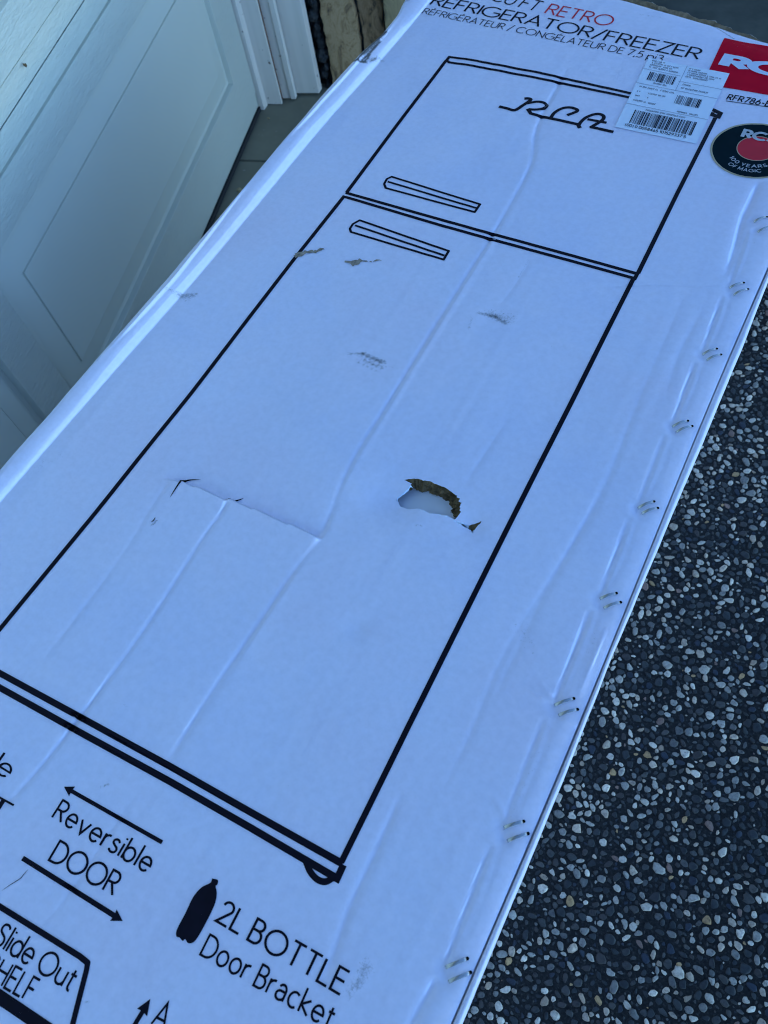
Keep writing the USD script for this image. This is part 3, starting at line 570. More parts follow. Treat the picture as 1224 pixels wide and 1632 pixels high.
# dirt: scuffs, smears, and shade painted along the rolled far edge (x, y, along, across, turn, amount)
def smear(x, y, P, w, a):
    dd, arc, L = seg_dist(x, y, np.asarray(P)); return a * np.exp(-(dd / w) ** 2)
gx, gy = gp.T
dirt_and_shade = np.zeros(len(gp))
for P, w_, a_ in ((np.array([(-0.2746, 0.5442), (-0.2563, 0.5469), (-0.2436, 0.5419)]), 0.0024, 0.55), (np.array([(-0.2606, 0.5488), (-0.2420, 0.5490)]), 0.008, 0.42), (np.array([(-0.2773, 0.5348), (-0.2740, 0.5206)]), 0.0022, 0.4), (np.array([(-0.3728, 0.4445), (-0.3586, 0.4521), (-0.3341, 0.4499)]), 0.0022, 0.55), (np.array([(-0.3584, 0.4451), (-0.3275, 0.4456)]), 0.006, 0.28),
                  (np.array([(-0.6070, 0.8811), (-0.6040, 0.8963), (-0.6016, 0.9231), (-0.5996, 0.9443)]), 0.0036, 1.2), (np.array([(-0.5998, 0.8819), (-0.5975, 0.8983), (-0.5966, 0.9246)]), 0.0020, 1.0), (np.array([(-0.6096, 0.8789), (-0.6002, 0.8775), (-0.5936, 0.8810)]), 0.0022, 1.1), (np.array([(-0.5962, 0.8788), (-0.5953, 0.8875), (-0.5961, 0.8958)]), 0.0016, 0.9), (np.array([(-0.6070, 0.8983), (-0.6057, 0.9307), (-0.6040, 0.9490)]), 0.006, 0.85), (np.array([(-0.5891, 0.8866), (-0.5864, 0.8988), (-0.5772, 0.8959)]), 0.003, 0.5), (np.array([(-0.5921, 0.8885), (-0.5869, 0.8930)]), 0.004, 0.4), (np.array([(-0.6201, 1.0116), (-0.6048, 1.0237)]), 0.003, 0.6),
                  (np.array([(-0.6042, 0.4429), (-0.5828, 0.4472), (-0.5730, 0.4531)]), 0.0035, 0.4), (np.array([(-0.5886, 0.4419), (-0.5745, 0.4465)]), 0.0055, 0.35), (np.array([(-0.0926, -0.0468), (-0.0909, -0.0269)]), 0.004, 0.34), (np.array([(-0.0893, -0.0387), (-0.0888, -0.0236)]), 0.006, 0.2), (np.array([(-0.0969, 0.2450), (-0.0858, 0.2372)]), 0.009, 0.22),
                  (np.array([(-0.5905, 0.1990), (-0.5780, 0.2159)]), 0.008, 0.2), (np.array([(-0.2573, 0.6313), (-0.2567, 0.6041)]), 0.0015, 0.35), (np.array([(-0.4425, 0.1924), (-0.4417, 0.1993)]), 0.0012, 0.8), (np.array([(-0.3693, 0.0424), (-0.3558, 0.0450)]), 0.0014, 0.3), (np.array([(-0.3374, -0.0182), (-0.3327, -0.0126)]), 0.0012, 0.5),
                  (np.array([(-0.2574, -0.1410), (-0.2521, -0.1381)]), 0.0013, 0.45), (np.array([(-0.5279, 0.9627), (-0.4838, 0.9471)]), 0.012, 0.14), (np.array([(-0.5196, 0.8398), (-0.4518, 0.8101)]), 0.02, 0.10), (np.array([(-0.0455, 0.1897), (-0.0410, 0.1093)]), 0.004, 0.16), (np.array([(-0.0411, 0.2687), (-0.0411, 0.2423)]), 0.0035, 0.18),
                  (np.array([(-0.2183, 0.2958), (-0.2134, 0.2973)]), 0.0014, 0.5), (np.array([(-0.2405, 1.1260), (-0.1846, 1.0991), (-0.1411, 1.0911)]), 0.010, 0.75), (np.array([(-0.2943, 1.1153), (-0.2366, 1.1140)]), 0.008, 0.4), (np.array([(-0.1870, 1.0942), (-0.1592, 1.0912), (-0.1425, 1.0961)]), 0.005, 0.5), (np.array([(-0.2178, 1.1050), (-0.1969, 1.0885), (-0.1755, 1.0741)]), 0.0010, 0.9),  # the wide far-edge streaks paint in the shade where the face curves down
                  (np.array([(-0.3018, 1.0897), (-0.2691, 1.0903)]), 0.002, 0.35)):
    dirt_and_shade += smear(gx, gy, P, w_, a_)
bx_, by_ = np.array([(-0.3590, 0.4502)])[0]; e1 = np.array([(-0.3325, 0.4470)])[0] - [bx_, by_]
for i in range(6):
    for j in range(3):
        c0 = np.array([bx_, by_]) + e1 * (i / 5.0) + np.array([-0.002, -0.0055]) * j + np.array([0.0035, 0]) * (j % 2) * 0.5
        if (i, j) not in ((0, 2), (0, 1), (5, 0)): dirt_and_shade += 0.6 * np.exp(-((gx - c0[0]) ** 2 + (gy - c0[1]) ** 2) / 0.0018 ** 2)
rd = np.random.default_rng(77)
for i in range(60):
    c0 = (rd.uniform(-0.62, -0.03), rd.uniform(-0.15, 1.1)); dirt_and_shade += rd.uniform(0.2, 0.6) * np.exp(-((gx - c0[0]) ** 2 + (gy - c0[1]) ** 2) / rd.uniform(0.0006, 0.0014) ** 2)
tp = part('top_panel', (face, f3), paper, carton, True); primvar(tp, 'dirt_and_shade', np.clip(dirt_and_shade, 0, 1.2))

# torn rims: the brown thickness of the board on the far and right side of the hole, paper folded in on the near and left side
for hb, depth in zip(hole_rings, (0.0125, 0.006)):
    c_ = np.array(hb.segmentize(0.0009).exterior.coords)[:-1]
    if not hb.exterior.is_ccw: c_ = c_[::-1]
    m = len(c_); hc = np.array(hb.centroid.coords[0])
    nrm = np.roll(c_, -3, 0) - np.roll(c_, 3, 0); nrm = np.c_[-nrm[:, 1], nrm[:, 0]]; nrm /= np.linalg.norm(nrm, axis=1, keepdims=True) + 1e-12   # towards the inside
    zt = D + H(c_[:, 0], c_[:, 1])
    rel = (c_ - hc) @ np.array([0.3, 0.95]); wgt = np.clip((rel + 0.0015) / 0.003, 0, 1)
    K2 = 8; out = []; ar = np.arange(m) * 0.9
    N3 = lambda f_, k_, sd: meshkit.noise(np.stack([ar * f_, np.full(m, k_), np.zeros(m)], -1), sd) - 0.5
    for k in range(K2):
        t = k / (K2 - 1)
        inn = 0.0 * wgt if k == 0 else -0.0009 + 0 * wgt if k < 3 else np.clip((0.0010 + 0.0026 * t) + 0.0042 * N3(0.22, k * 0.8, 6) * (0.3 + t) + 0.0005 * N3(0.8, k * 2.3, 5), -0.0008, 1) * (0.12 + 0.88 * wgt)
        inn = inn * (1.0 + 0.8 * np.clip((c_[:, 0] - hc[0]) / 0.03, 0, 1))
        out.append(np.c_[c_ + nrm * np.reshape(inn, (-1, 1)), zt - 0.0001 - depth * t * (0.2 + 0.8 * wgt) + (0.0016 * N3(0.5, 3.0, 8) if 0 < k else 0)])
    Vr = np.vstack(out); Fb, Fp = [], []
    for k in range(K2 - 1):
        for i in range(m):
            a, b = k * m + i, k * m + (i + 1) % m; (Fb if wgt[i] > 0.35 else Fp).extend([[a, b, b + m], [a, b + m, a + m]])
    part('torn_rim', trimesh.Trimesh(Vr, np.array(Fb)), kraft_dark, carton)
    part('folded_paper', trimesh.Trimesh(Vr, np.array(Fp)), label_paper, carton)

# sides, ends and bottom of the carton
ys = np.linspace(YN, 1.0, 160)
def ruled(A, B):
    m = len(A); i = np.arange(m - 1); return trimesh.Trimesh(np.vstack([A, B]), np.vstack([np.c_[i, i + 1, i + m + 1], np.c_[i, i + m + 1, i + m]]), process=False)
yl = Y[0, :]; xl = X[0, :]; zl = face[I[0, :], 2]
part('side_panel', ruled(np.c_[xl, yl, zl], np.c_[xl + 0.004, yl, np.full_like(xl, 0.001)]), paper, carton, True)
# right side: it turns over the edge under the stapled flap
yr = np.linspace(YN, float(YF(-0.03)) - 0.004, 240); xf, xo = XF(yr), XO(yr)
nz = 0.0012 * (meshkit.fbm(np.stack([yr * 20, yr * 0, yr * 0], -1), 3, 4) - 0.5)
gap = 0.0005 + 0.0008 * meshkit.noise(np.stack([yr * 7, yr * 0, yr * 0], -1), 14)
prof = [(xf - 0.012, D - 0.0075), (xf + gap, D - 0.0068), (xf + gap + 0.0002, D - 0.0030), (xf + gap + 0.0010, D - 0.0020), (xf + (xo - xf) * 0.55, D - 0.0012), (xf + (xo - xf) * 0.82, D - 0.0018), (xf + (xo - xf) * 0.95, D - 0.0032), (xo, D - 0.0060), (xo - 0.0012, D - 0.014), (xo - 0.014, D * 0.55), (xo - 0.027, 0.001)]
grid = np.stack([np.stack([a + 0 * yr + (nz if i > 2 else 0), yr, b + (nz if i > 2 and b > 0.1 else 0) + 0 * yr], -1) for i, (a, b) in enumerate(prof)])
m1, m2 = grid.shape[:2]; Ii = np.arange(m1 * m2).reshape(m1, m2)
ff = np.stack([Ii[:-1, :-1], Ii[:-1, 1:], Ii[1:, 1:], Ii[1:, :-1]], -1).reshape(-1, 4)
sp = part('side_panel', (grid.reshape(-1, 3), ff), paper, carton, True); primvar(sp, 'dirt_and_shade', np.clip(0.22 * meshkit.noise(grid.reshape(-1, 3) * [1, 60, 1], 3) * (np.arange(m1 * m2) // m2 > 3), 0, 1))
# edge of the flap: the board's raw thickness
ye = Y[-1, :]; xe = X[-1, :]; ze = face[I[-1, :], 2]
part('flap_edge', ruled(np.c_[xe, ye, ze], np.c_[xe - 0.0003, ye, ze - 0.0042]), kraft, carton)
yn_, xn_, zn_ = Y[:, 0], X[:, 0], face[I[:, 0], 2]
part('end_panel', ruled(np.c_[xn_, yn_, zn_], np.c_[np.clip(xn_, -0.625, XO(YN) - 0.028), yn_, np.full_like(xn_, 0.001)]), paper, carton)
xfar, yfar, zfar = X[:, -1], Y[:, -1], face[I[:, -1], 2]
part('end_panel', ruled(np.c_[xfar, yfar - 0.006, zfar - 0.02], np.c_[np.clip(xfar, -0.61, XO(1.08) - 0.029), yfar - 0.006, np.full_like(xfar, 0.001)]), paper, carton)
part('bottom_panel', box(-0.60, -0.06, YN + 0.01, 1.06, 0.0005, 0.004), kraft, carton)
part('inner_board', box(-0.60, -0.055, YN + 0.01, 1.05, D - 0.065, D - 0.06), kraft, carton)
# torn end flap: a ragged brown strip standing beyond the far edge
tx = np.linspace(-0.60, -0.03, 260); rr = np.random.default_rng(17)
base = YF(np.clip(tx, -0.65, 0)) + 0.004
rag = meshkit.fbm(np.stack([tx * 34, tx * 0, tx * 0], -1), 5, 21) - 0.5
rag2 = meshkit.fbm(np.stack([tx * 120, tx * 0, tx * 0], -1), 4, 25) - 0.5
wdt = 0.005 + 0.004 * meshkit.fbm(np.stack([tx * 14, tx * 0 + 5, tx * 0], -1), 3, 22)
ztop = D - 0.012 - 0.012 * np.clip((tx + 0.33) / 0.2, 0, 1) + 0.004 * rag + 0.002 * rag2
L0 = np.c_[tx, base - 0.004, ztop - 0.030]; L1 = np.c_[tx, base + 0.001 + 0.003 * rag2, ztop - 0.006]; L2 = np.c_[tx, base + wdt * 0.5 + 0.003 * rag2, ztop]; L3 = np.c_[tx, base + wdt + 0.0035 * rag, ztop - 0.003 + 0.004 * rag2]; L4 = np.c_[tx, base + wdt + 0.0035 * rag - 0.001, ztop - 0.03]
part('torn_end_flap', cat([ruled(L0, L1), ruled(L1, L2), ruled(L2, L3), ruled(L3, L4)]), kraft, carton)
thick = 0.0010 + 0.0012 * rag2
part('torn_paper_edge', ruled(L3 + np.c_[tx * 0, -0.0006 + tx * 0, 0.0006 + tx * 0], np.c_[tx, base + wdt + 0.0035 * rag + thick, ztop - 0.0036 + 0.006 * rag2]), scrape_light, carton)

# ------------------------------------------------------------------ what is printed on it
def drape(geom, lift, seg=0.004):
    """A flat printed shape laid on the uneven face."""
    out = []
    for gm in getattr(geom, 'geoms', [geom]):
        if gm.is_empty or gm.geom_type != 'Polygon' or gm.area < 1e-9: continue
        gm = gm.segmentize(seg)
        v2, f2 = trimesh.creation.triangulate_polygon(gm, engine='earcut')
        m = trimesh.Trimesh(np.c_[v2, np.zeros(len(v2))], f2, process=False)
        vv, fc = m.vertices, m.faces
        if seg < 0.1:
            vv, fc = trimesh.remesh.subdivide_to_size(vv, fc, max(seg * 2.2, 0.006), max_iter=12)
        vv = np.asarray(vv); 
        t = np.cross(vv[fc[:, 1]] - vv[fc[:, 0]], vv[fc[:, 2]] - vv[fc[:, 0]])[:, 2]; fc = np.where((t < 0)[:, None], fc[:, ::-1], fc)
        out.append(trimesh.Trimesh(np.c_[vv[:, :2], D + H(vv[:, 0], vv[:, 1]) + lift], fc, process=False))
    return cat(out)
INK = 0.0004
def printed(name, geom, mat=None, parent=None, lift=INK, seg=0.004, label=None):
    p_ = part(name, drape(geom, lift, seg), mat or ink, parent or carton)
    if label: tag(p_, label)
    return p_
def stroke(P, w, cap='flat', join='mitre', close=False):
    P = [tuple(q) for q in P]
    if close: P = P + [P[0], P[1]]
    return LineString(P).buffer(w / 2, cap_style=cap, join_style=join, quad_segs=4)
# a thin geometric alphabet, drawn as strokes on a unit capital height
def arc(cx, cy, rx, ry, a0, a1, n=18):
    t = np.radians(np.linspace(a0, a1, n)); return [(cx + rx * math.cos(k), cy + ry * math.sin(k)) for k in t]
XH = 0.66
def glyphs():
    G = {}
    G['A'] = (.74, [[(0, 0), (.37, 1), (.74, 0)], [(.12, .32), (.62, .32)]])
    G['B'] = (.54, [[(0, .5), (0, 0), (.27, 0)] + arc(.27, .27, .26, .27, -90, 90) + [(0, .54)], [(0, .5), (0, 1), (.25, 1)] + arc(.25, .77, .23, .23, 90, -90) + [(0, .54)]])
    G['C'] = (.86, [arc(.5, .5, .5, .5, 48, 312, 30)])
    G['D'] = (.72, [[(0, .5), (0, 0), (.24, 0)] + arc(.24, .5, .48, .5, -90, 90, 26) + [(0, 1), (0, .5)]])
    G['E'] = (.48, [[(.48, 1), (0, 1), (0, 0), (.5, 0)], [(0, .53), (.45, .53)]])
    G['É'] = (.48, G['E'][1] + [[(.17, 1.12), (.33, 1.27)]])
    G['F'] = (.47, [[(.47, 1), (0, 1), (0, 0)], [(0, .52), (.42, .52)]])
    G['G'] = (.92, [arc(.5, .5, .5, .5, 48, 330, 30) + [(.92, .47), (.58, .47)]])
    G['H'] = (.66, [[(0, 0), (0, 1)], [(.66, 0), (.66, 1)], [(0, .53), (.66, .53)]])
    G['I'] = (.0, [[(0, 0), (0, 1)]])
    G['L'] = (.44, [[(0, 1), (0, 0), (.46, 0)]])
    G['M'] = (.84, [[(0, 0), (0.02, 1), (.42, .22), (.82, 1), (.84, 0)]])
    G['N'] = (.70, [[(0, 0), (0, 1), (.70, 0), (.70, 1)]])
    G['O'] = (1.0, [arc(.5, .5, .5, .5, 90, 455, 36)])
    G['R'] = (.56, [[(0, 0), (0, 1), (.26, 1)] + arc(.26, .745, .25, .255, 90, -90) + [(0, .49)], [(.24, .49), (.56, 0)]])
    G['S'] = (.52, [curve([(.48, .86), (.40, .96), (.26, 1.0), (.10, .95), (.03, .79), (.09, .63), (.26, .54), (.44, .44), (.51, .26), (.44, .07), (.25, 0), (.08, .04), (0, .16)], 4)])
    G['T'] = (.60, [[(0, 1), (.6, 1)], [(.3, 1), (.3, 0)]])
    G['U'] = (.64, [[(0, 1), (0, .34)] + arc(.32, .32, .32, .32, 180, 360) + [(.64, 1)]])
    G['Y'] = (.66, [[(0, 1), (.33, .46), (.66, 1)], [(.33, .46), (.33, 0)]])
    G['Z'] = (.56, [[(.02, 1), (.55, 1), (0, 0), (.58, 0)]])
    G['0'] = (.56, [arc(.28, .5, .28, .5, 90, 455, 28)])
    G['1'] = (.22, [[(0, .8), (.22, 1), (.22, 0)]])
    G['2'] = (.54, [arc(.26, .73, .25, .27, 170, -20, 14) + [(.0, 0), (.56, 0)]])
    G['3'] = (.50, [arc(.22, .76, .23, .24, 150, -90, 16), arc(.22, .26, .28, .26, 90, -150, 18)])
    G['5'] = (.52, [[(.47, 1), (.12, 1), (.06, .56)] + arc(.22, .32, .29, .32, 110, -140, 18)])
    G['6'] = (.54, [[(.36, 1), (.04, .46)] + arc(.27, .30, .26, .30, 150, 510, 24)])
    G['7'] = (.52, [[(0, 1), (.54, 1), (.14, 0)]])
    G['8'] = (.52, [arc(.26, .76, .21, .24, -90, 270, 20), arc(.26, .26, .26, .26, 90, 450, 24)])
    G['-'] = (.3, [[(0, .4), (.3, .4)]])
    G['.'] = (.0, [[(0, 0), (0, .09)]])
    G[','] = (.06, [[(.06, .1), (0, -.14)]])
    G['/'] = (.42, [[(0, -.08), (.44, 1.08)]])
    o = arc(.29, .33, .29, .34, 90, 455, 26)
    G['o'] = (.58, [o])
    G['a'] = (.50, [arc(.25, .42, .22, .26, 150, 0, 10) + [(.47, 0)], [(.47, .40), (.25, .40)] + arc(.22, .2, .22, .2, 90, 290, 14) + [(.40, .06), (.47, .15)]])
    G['b'] = (.58, [[(0, 1.08), (0, 0)], o])
    G['c'] = (.50, [arc(.29, .33, .29, .34, 50, 310, 22)])
    G['d'] = (.58, [[(.58, 1.08), (.58, 0)], o])
    G['e'] = (.56, [[(.01, .34), (.56, .34)] + arc(.28, .33, .28, .34, 2, 318, 24)])
    G['i'] = (.0, [[(0, 0), (0, XH)], [(0, .86), (0, .95)]])
    G['k'] = (.48, [[(0, 1.08), (0, 0)], [(.44, XH), (.02, .34), (.50, 0)]])
    G['l'] = (.0, [[(0, 0), (0, 1.08)]])
    G['p'] = (.58, [[(0, XH), (0, -.3)], o])
    G['r'] = (.30, [[(0, 0), (0, XH)], [(0, .40)] + arc(.26, .38, .26, .28, 180, 80, 10)])
    G['s'] = (.40, [curve([(.37, .56), (.28, .65), (.16, .66), (.05, .58), (.05, .46), (.18, .37), (.34, .29), (.39, .17), (.32, .04), (.17, 0), (.04, .05), (0, .12)], 4)])
    G['t'] = (.34, [[(.14, .88), (.14, .16)] + arc(.28, .15, .14, .15, 180, 290, 8), [(0, XH), (.34, XH)]])
    G['u'] = (.50, [[(0, XH), (0, .25)] + arc(.25, .25, .25, .25, 180, 360, 14), [(.5, XH), (.5, 0)]])
    G['v'] = (.56, [[(0, XH), (.28, 0), (.56, XH)]])
    return G
GL = glyphs()
def letters(text, weight=0.085, gap=0.17, slant=0.0):
    """Flat outline of a text on a unit capital height, and its length."""
    x, out = 0.0, []
    for ch in text:
        if ch == ' ':
            x += 0.30; continue
        wd, st = GL[ch]
        for s_ in st:
            out.append(LineString([(px + x + slant * py, py) for px, py in s_]).buffer(weight / 2, cap_style='flat', join_style='mitre', quad_segs=3))
        x += wd + gap
    return unary_union(out), x - gap
def text_on(text, ends, cap, weight=0.085, gap=0.17, slant=0.0):
    """Lettering laid from the first point to the second, CAP metres tall."""
    g_, L = letters(text, weight, gap, slant); a, b = np.asarray(ends); d_ = b - a; n_ = np.hypot(*d_); d_ /= n_; sx = n_ / L
    return affinity.affine_transform(g_, [sx * d_[0], -cap * d_[1], sx * d_[1], cap * d_[0], a[0], a[1]])

# the outline of a refrigerator
LN = 0.0046
body = [stroke(np.array([(-0.4976, 0.9218), (-0.4971, 0.7805), (-0.4956, 0.6557)]), LN), stroke(np.array([(-0.4953, 0.6506), (-0.4972, 0.5417), (-0.4976, 0.4324), (-0.4980, 0.3326), (-0.5013, 0.1797), (-0.5067, 0.0409), (-0.5078, 0.0008)]), LN),
        stroke(np.array([(-0.1495, 0.9151), (-0.1480, 0.7805), (-0.1457, 0.6528)]), LN), stroke(np.array([(-0.1474, 0.6465), (-0.1454, 0.4656), (-0.1437, 0.3140), (-0.1419, 0.1888), (-0.1411, 0.1325), (-0.1389, 0.0229)]), LN),
        stroke(np.array([(-0.1579, 0.9279), (-0.2571, 0.9298), (-0.3741, 0.9346), (-0.4749, 0.9322), (-0.4970, 0.9297), (-0.4972, 0.9219), (-0.4919, 0.9193), (-0.4696, 0.9213), (-0.3695, 0.9240), (-0.2541, 0.9219), (-0.1584, 0.9193)]), 0.0042),
        stroke(np.array([(-0.1612, 0.9280), (-0.1558, 0.9280), (-0.1467, 0.9243), (-0.1468, 0.9177), (-0.1556, 0.9196), (-0.1556, 0.9238)]), 0.0055),
        stroke(np.array([(-0.4963, 0.6554), (-0.3742, 0.6544), (-0.2540, 0.6535), (-0.1462, 0.6521), (-0.1462, 0.6450), (-0.2506, 0.6457), (-0.3701, 0.6463), (-0.4938, 0.6489)]), 0.0040),
        stroke(np.array([(-0.5226, 0.0164), (-0.4773, 0.0169), (-0.3827, 0.0191), (-0.2957, 0.0209), (-0.2177, 0.0215), (-0.1373, 0.0225)]), 0.0052), stroke(np.array([(-0.5127, 0.0059), (-0.4684, 0.0070), (-0.3745, 0.0090), (-0.2887, 0.0113), (-0.2116, 0.0120), (-0.1361, 0.0121), (-0.1366, 0.0222)]), 0.0052),
        stroke(curve(np.array([(-0.1624, 0.0112), (-0.1560, 0.0069), (-0.1489, 0.0049), (-0.1428, 0.0062), (-0.1391, 0.0109)])), 0.0046)]
printed('printed_fridge_outline', unary_union(body), label='black printed outline of a two door refrigerator')
for hd in ("395,93 1060,297 1020,355 350,178 340,150 360,110", "155,422 825,648 785,712 90,510 82,485 105,450"):
    pass
def handle(o_, mid):
    return unary_union([stroke(o_, 0.0028, close=True, join='round'), stroke(mid, 0.0028)])
printed('printed_door_handle', handle(np.array([(-0.4586, 0.6988), (-0.3419, 0.6922), (-0.3421, 0.6786), (-0.4559, 0.6790), (-0.4610, 0.6846), (-0.4621, 0.6935)]), np.array([(-0.4591, 0.6896), (-0.3434, 0.6851)])))
printed('printed_door_handle', handle(np.array([(-0.4582, 0.6206), (-0.3423, 0.6134), (-0.3418, 0.5998), (-0.4583, 0.6004), (-0.4620, 0.6047), (-0.4625, 0.6125)]), np.array([(-0.4592, 0.6115), (-0.3438, 0.6055)])))
rca = unary_union([stroke(curve(np.array([(-0.3941, 0.8577), (-0.3834, 0.8573), (-0.3732, 0.8573), (-0.3674, 0.8695), (-0.3630, 0.8811), (-0.3669, 0.8833), (-0.3712, 0.8813)])), 0.0046, join='round'),
                   stroke(curve(np.array([(-0.3658, 0.8732), (-0.3535, 0.8807), (-0.3448, 0.8813), (-0.3405, 0.8782), (-0.3431, 0.8706), (-0.3511, 0.8657), (-0.3584, 0.8639)])), 0.0042, join='round'),
                   stroke(np.array([(-0.3595, 0.8644), (-0.3524, 0.8574), (-0.3272, 0.8567), (-0.2924, 0.8563), (-0.2874, 0.8506)]), 0.0046), stroke(curve(np.array([(-0.3270, 0.8582), (-0.3263, 0.8682), (-0.3215, 0.8776), (-0.3135, 0.8825), (-0.3048, 0.8820), (-0.3025, 0.8781), (-0.3105, 0.8680)])), 0.0044, join='round'),
                   stroke(curve(np.array([(-0.2887, 0.8508), (-0.2908, 0.8577), (-0.2885, 0.8695), (-0.2822, 0.8782), (-0.2752, 0.8816), (-0.2693, 0.8791), (-0.2685, 0.8717), (-0.2746, 0.8588), (-0.2765, 0.8552)])), 0.0044, join='round'),
                   stroke(np.array([(-0.2773, 0.8564), (-0.2487, 0.8563)]), 0.0046), stroke(np.array([(-0.2852, 0.8684), (-0.2620, 0.8693)]), 0.004)])
printed('printed_script_logo', rca, seg=0.003)

# wording
printed('printed_lettering', text_on('7.5 CU FT', np.array([(-0.5410, 1.0682), (-0.4320, 1.0556)]), 0.0235, 0.10), seg=0.02)
printed('printed_lettering', text_on('RETRO', np.array([(-0.4184, 1.0550), (-0.3285, 1.0517)]), 0.0225, 0.10), red_text, seg=0.02, label='red printed word RETRO')
printed('printed_lettering', text_on('REFRIGERATOR/FREEZER', np.array([(-0.5760, 1.0303), (-0.2031, 1.0161)]), 0.0215, 0.105, 0.15), seg=0.02)
printed('printed_lettering', text_on('RÉFRIGÉRATEUR / CONGÉLATEUR DE 7,5 pi3', np.array([(-0.5774, 1.0082), (-0.2423, 0.9994)]), 0.0125, 0.095, 0.18), seg=0.02)
printed('printed_lettering', text_on('RFR786-B', np.array([(-0.1480, 0.9506), (-0.1001, 0.9522)]), 0.0098, 0.17, 0.22, 0.12), seg=0.02)
printed('printed_rule', stroke(np.array([(-0.1476, 0.9479), (-0.1011, 0.9510), (-0.0832, 0.9518)]), 0.0009), seg=0.02)
printed('printed_lettering', text_on('Reversible', np.array([(-0.3581, -0.0542), (-0.2659, -0.0510)]), 0.0143, .115, .21), seg=0.02)
printed('printed_lettering', text_on('DOOR', np.array([(-0.3398, -0.0796), (-0.2800, -0.0757)]), 0.0150, .115, .17), seg=0.02)
printed('printed_lettering', text_on('2L BOTTLE', np.array([(-0.2004, -0.0529), (-0.0983, -0.0498)]), 0.0148, .115, .2), seg=0.02)
printed('printed_lettering', text_on('Door Bracket', np.array([(-0.1983, -0.0760), (-0.0947, -0.0705)]), 0.0138, .115, .21), seg=0.02)
printed('printed_lettering', text_on('Slide Out', np.array([(-0.3408, -0.1437), (-0.2694, -0.1399)]), 0.0145, .115, .19), seg=0.02)
printed('printed_lettering', text_on('SHELF', np.array([(-0.3333, -0.1629), (-0.2915, -0.1594)]), 0.0145, .115, .2), seg=0.02)
printed('printed_lettering', text_on('le', np.array([(-0.4276, -0.0486), (-0.4126, -0.0485)]), 0.0140, 0.105, 0.17), seg=0.02)
printed('printed_lettering', text_on('T', np.array([(-0.4124, -0.0768), (-0.3916, -0.0756)]), 0.0140, 0.11), seg=0.02)
printed('printed_lettering', text_on('A', np.array([(-0.2045, -0.1270), (-0.1949, -0.1259)]), 0.0150, 0.11), seg=0.02)
def arrow(a, b, w, head):
    a, b = np.asarray(a), np.asarray(b); d_ = (b - a) / np.hypot(*(b - a)); n_ = np.array([-d_[1], d_[0]])
    return unary_union([stroke([a, b - d_ * head * 0.8], w), Polygon([b, b - d_ * head + n_ * head * 0.48, b - d_ * head * 0.9, b - d_ * head - n_ * head * 0.48])])
printed('printed_arrow', arrow(*np.array([(-0.2678, -0.0282), (-0.3646, -0.0315)]), 0.0030, 0.0085))
printed('printed_arrow', arrow(*np.array([(-0.3595, -0.0883), (-0.2620, -0.0857)]), 0.0036, 0.0088))
printed('printed_arrow', arrow(*np.array([(-0.2149, -0.1423), (-0.2140, -0.1153)]), 0.0032, 0.0095))
printed('printed_bottle', Polygon(curve(np.array([(-0.2189, -0.0310), (-0.2145, -0.0299), (-0.2130, -0.0324), (-0.2135, -0.0341), (-0.2099, -0.0379), (-0.2070, -0.0457), (-0.2060, -0.0626), (-0.2067, -0.0712), (-0.2101, -0.0743), (-0.2136, -0.0733), (-0.2146, -0.0751), (-0.2179, -0.0744), (-0.2204, -0.0748), (-0.2226, -0.0710), (-0.2233, -0.0589), (-0.2243, -0.0478), (-0.2225, -0.0398), (-0.2186, -0.0346), (-0.2182, -0.0328)]), 4)).buffer(0), label='black printed silhouette of a soft drink bottle')
printed('printed_shelf_outline', unary_union([stroke(np.array([(-0.3892, -0.1242), (-0.3511, -0.1226), (-0.2764, -0.1191), (-0.2684, -0.1195), (-0.2663, -0.1235), (-0.2530, -0.1568)]), 0.0040, join='round'), stroke(np.array([(-0.3467, -0.1689), (-0.3107, -0.1672), (-0.2646, -0.1652)]), 0.0085)]))

# red maker's panel with white block letters
rp_ = Polygon(np.array([(-0.1867, 1.0708), (-0.1354, 1.0711), (-0.0584, 1.0706), (-0.0437, 0.9736), (-0.1072, 0.9723), (-0.1825, 0.9713)]))
panel = printed('printed_red_panel', rp_, red_ink, label='red printed panel with white block letters')
blk = text_on('RCA', np.array([(-0.1705, 1.0118), (-0.0620, 1.0085)]), 0.0205, 0.30, 0.16)
printed('block_lettering', blk, white_ink, panel, INK * 2, 0.02)

# round emblem
EC = np.array([-0.0928, 0.8735]); ER = 0.0472
disc = lambda r: Point(*EC).buffer(r, quad_segs=24)
emb = printed('printed_round_emblem', disc(ER - 0.0022), navy_ink, lift=INK, label='dark blue round printed emblem with a gold rim')
printed('gold_rim', disc(ER).difference(disc(ER - 0.0024)), gold_ink, emb)
printed('red_disc', Point(EC[0] + 0.001, EC[1] + 0.003).buffer(0.0205, quad_segs=20), red_text, emb, INK * 1.6)
printed('disc_ring', Point(EC[0] + 0.001, EC[1] + 0.003).buffer(0.0213, quad_segs=20).difference(Point(EC[0] + 0.001, EC[1] + 0.003).buffer(0.0204, quad_segs=20)), gold_ink, emb, INK * 1.7)
printed('block_lettering', text_on('RCA', np.array([(EC[0] - 0.0195, EC[1] + 0.0175), (EC[0] + 0.0195, EC[1] + 0.0175)]), 0.0125, 0.27, 0.2), silver_ink, emb, INK * 2.4, 0.02)
def bend(g_, L, cap, R, a_mid, span):
    """Lettering set round the lower inside of the emblem."""
    def f_(xy):
        a = a_mid + (xy[:, 0] / L - 0.5) * span; r_ = R - xy[:, 1] * cap
        return np.c_[EC[0] + r_ * np.cos(a), EC[1] + r_ * np.sin(a)]
    return shapely.transform(g_, f_)
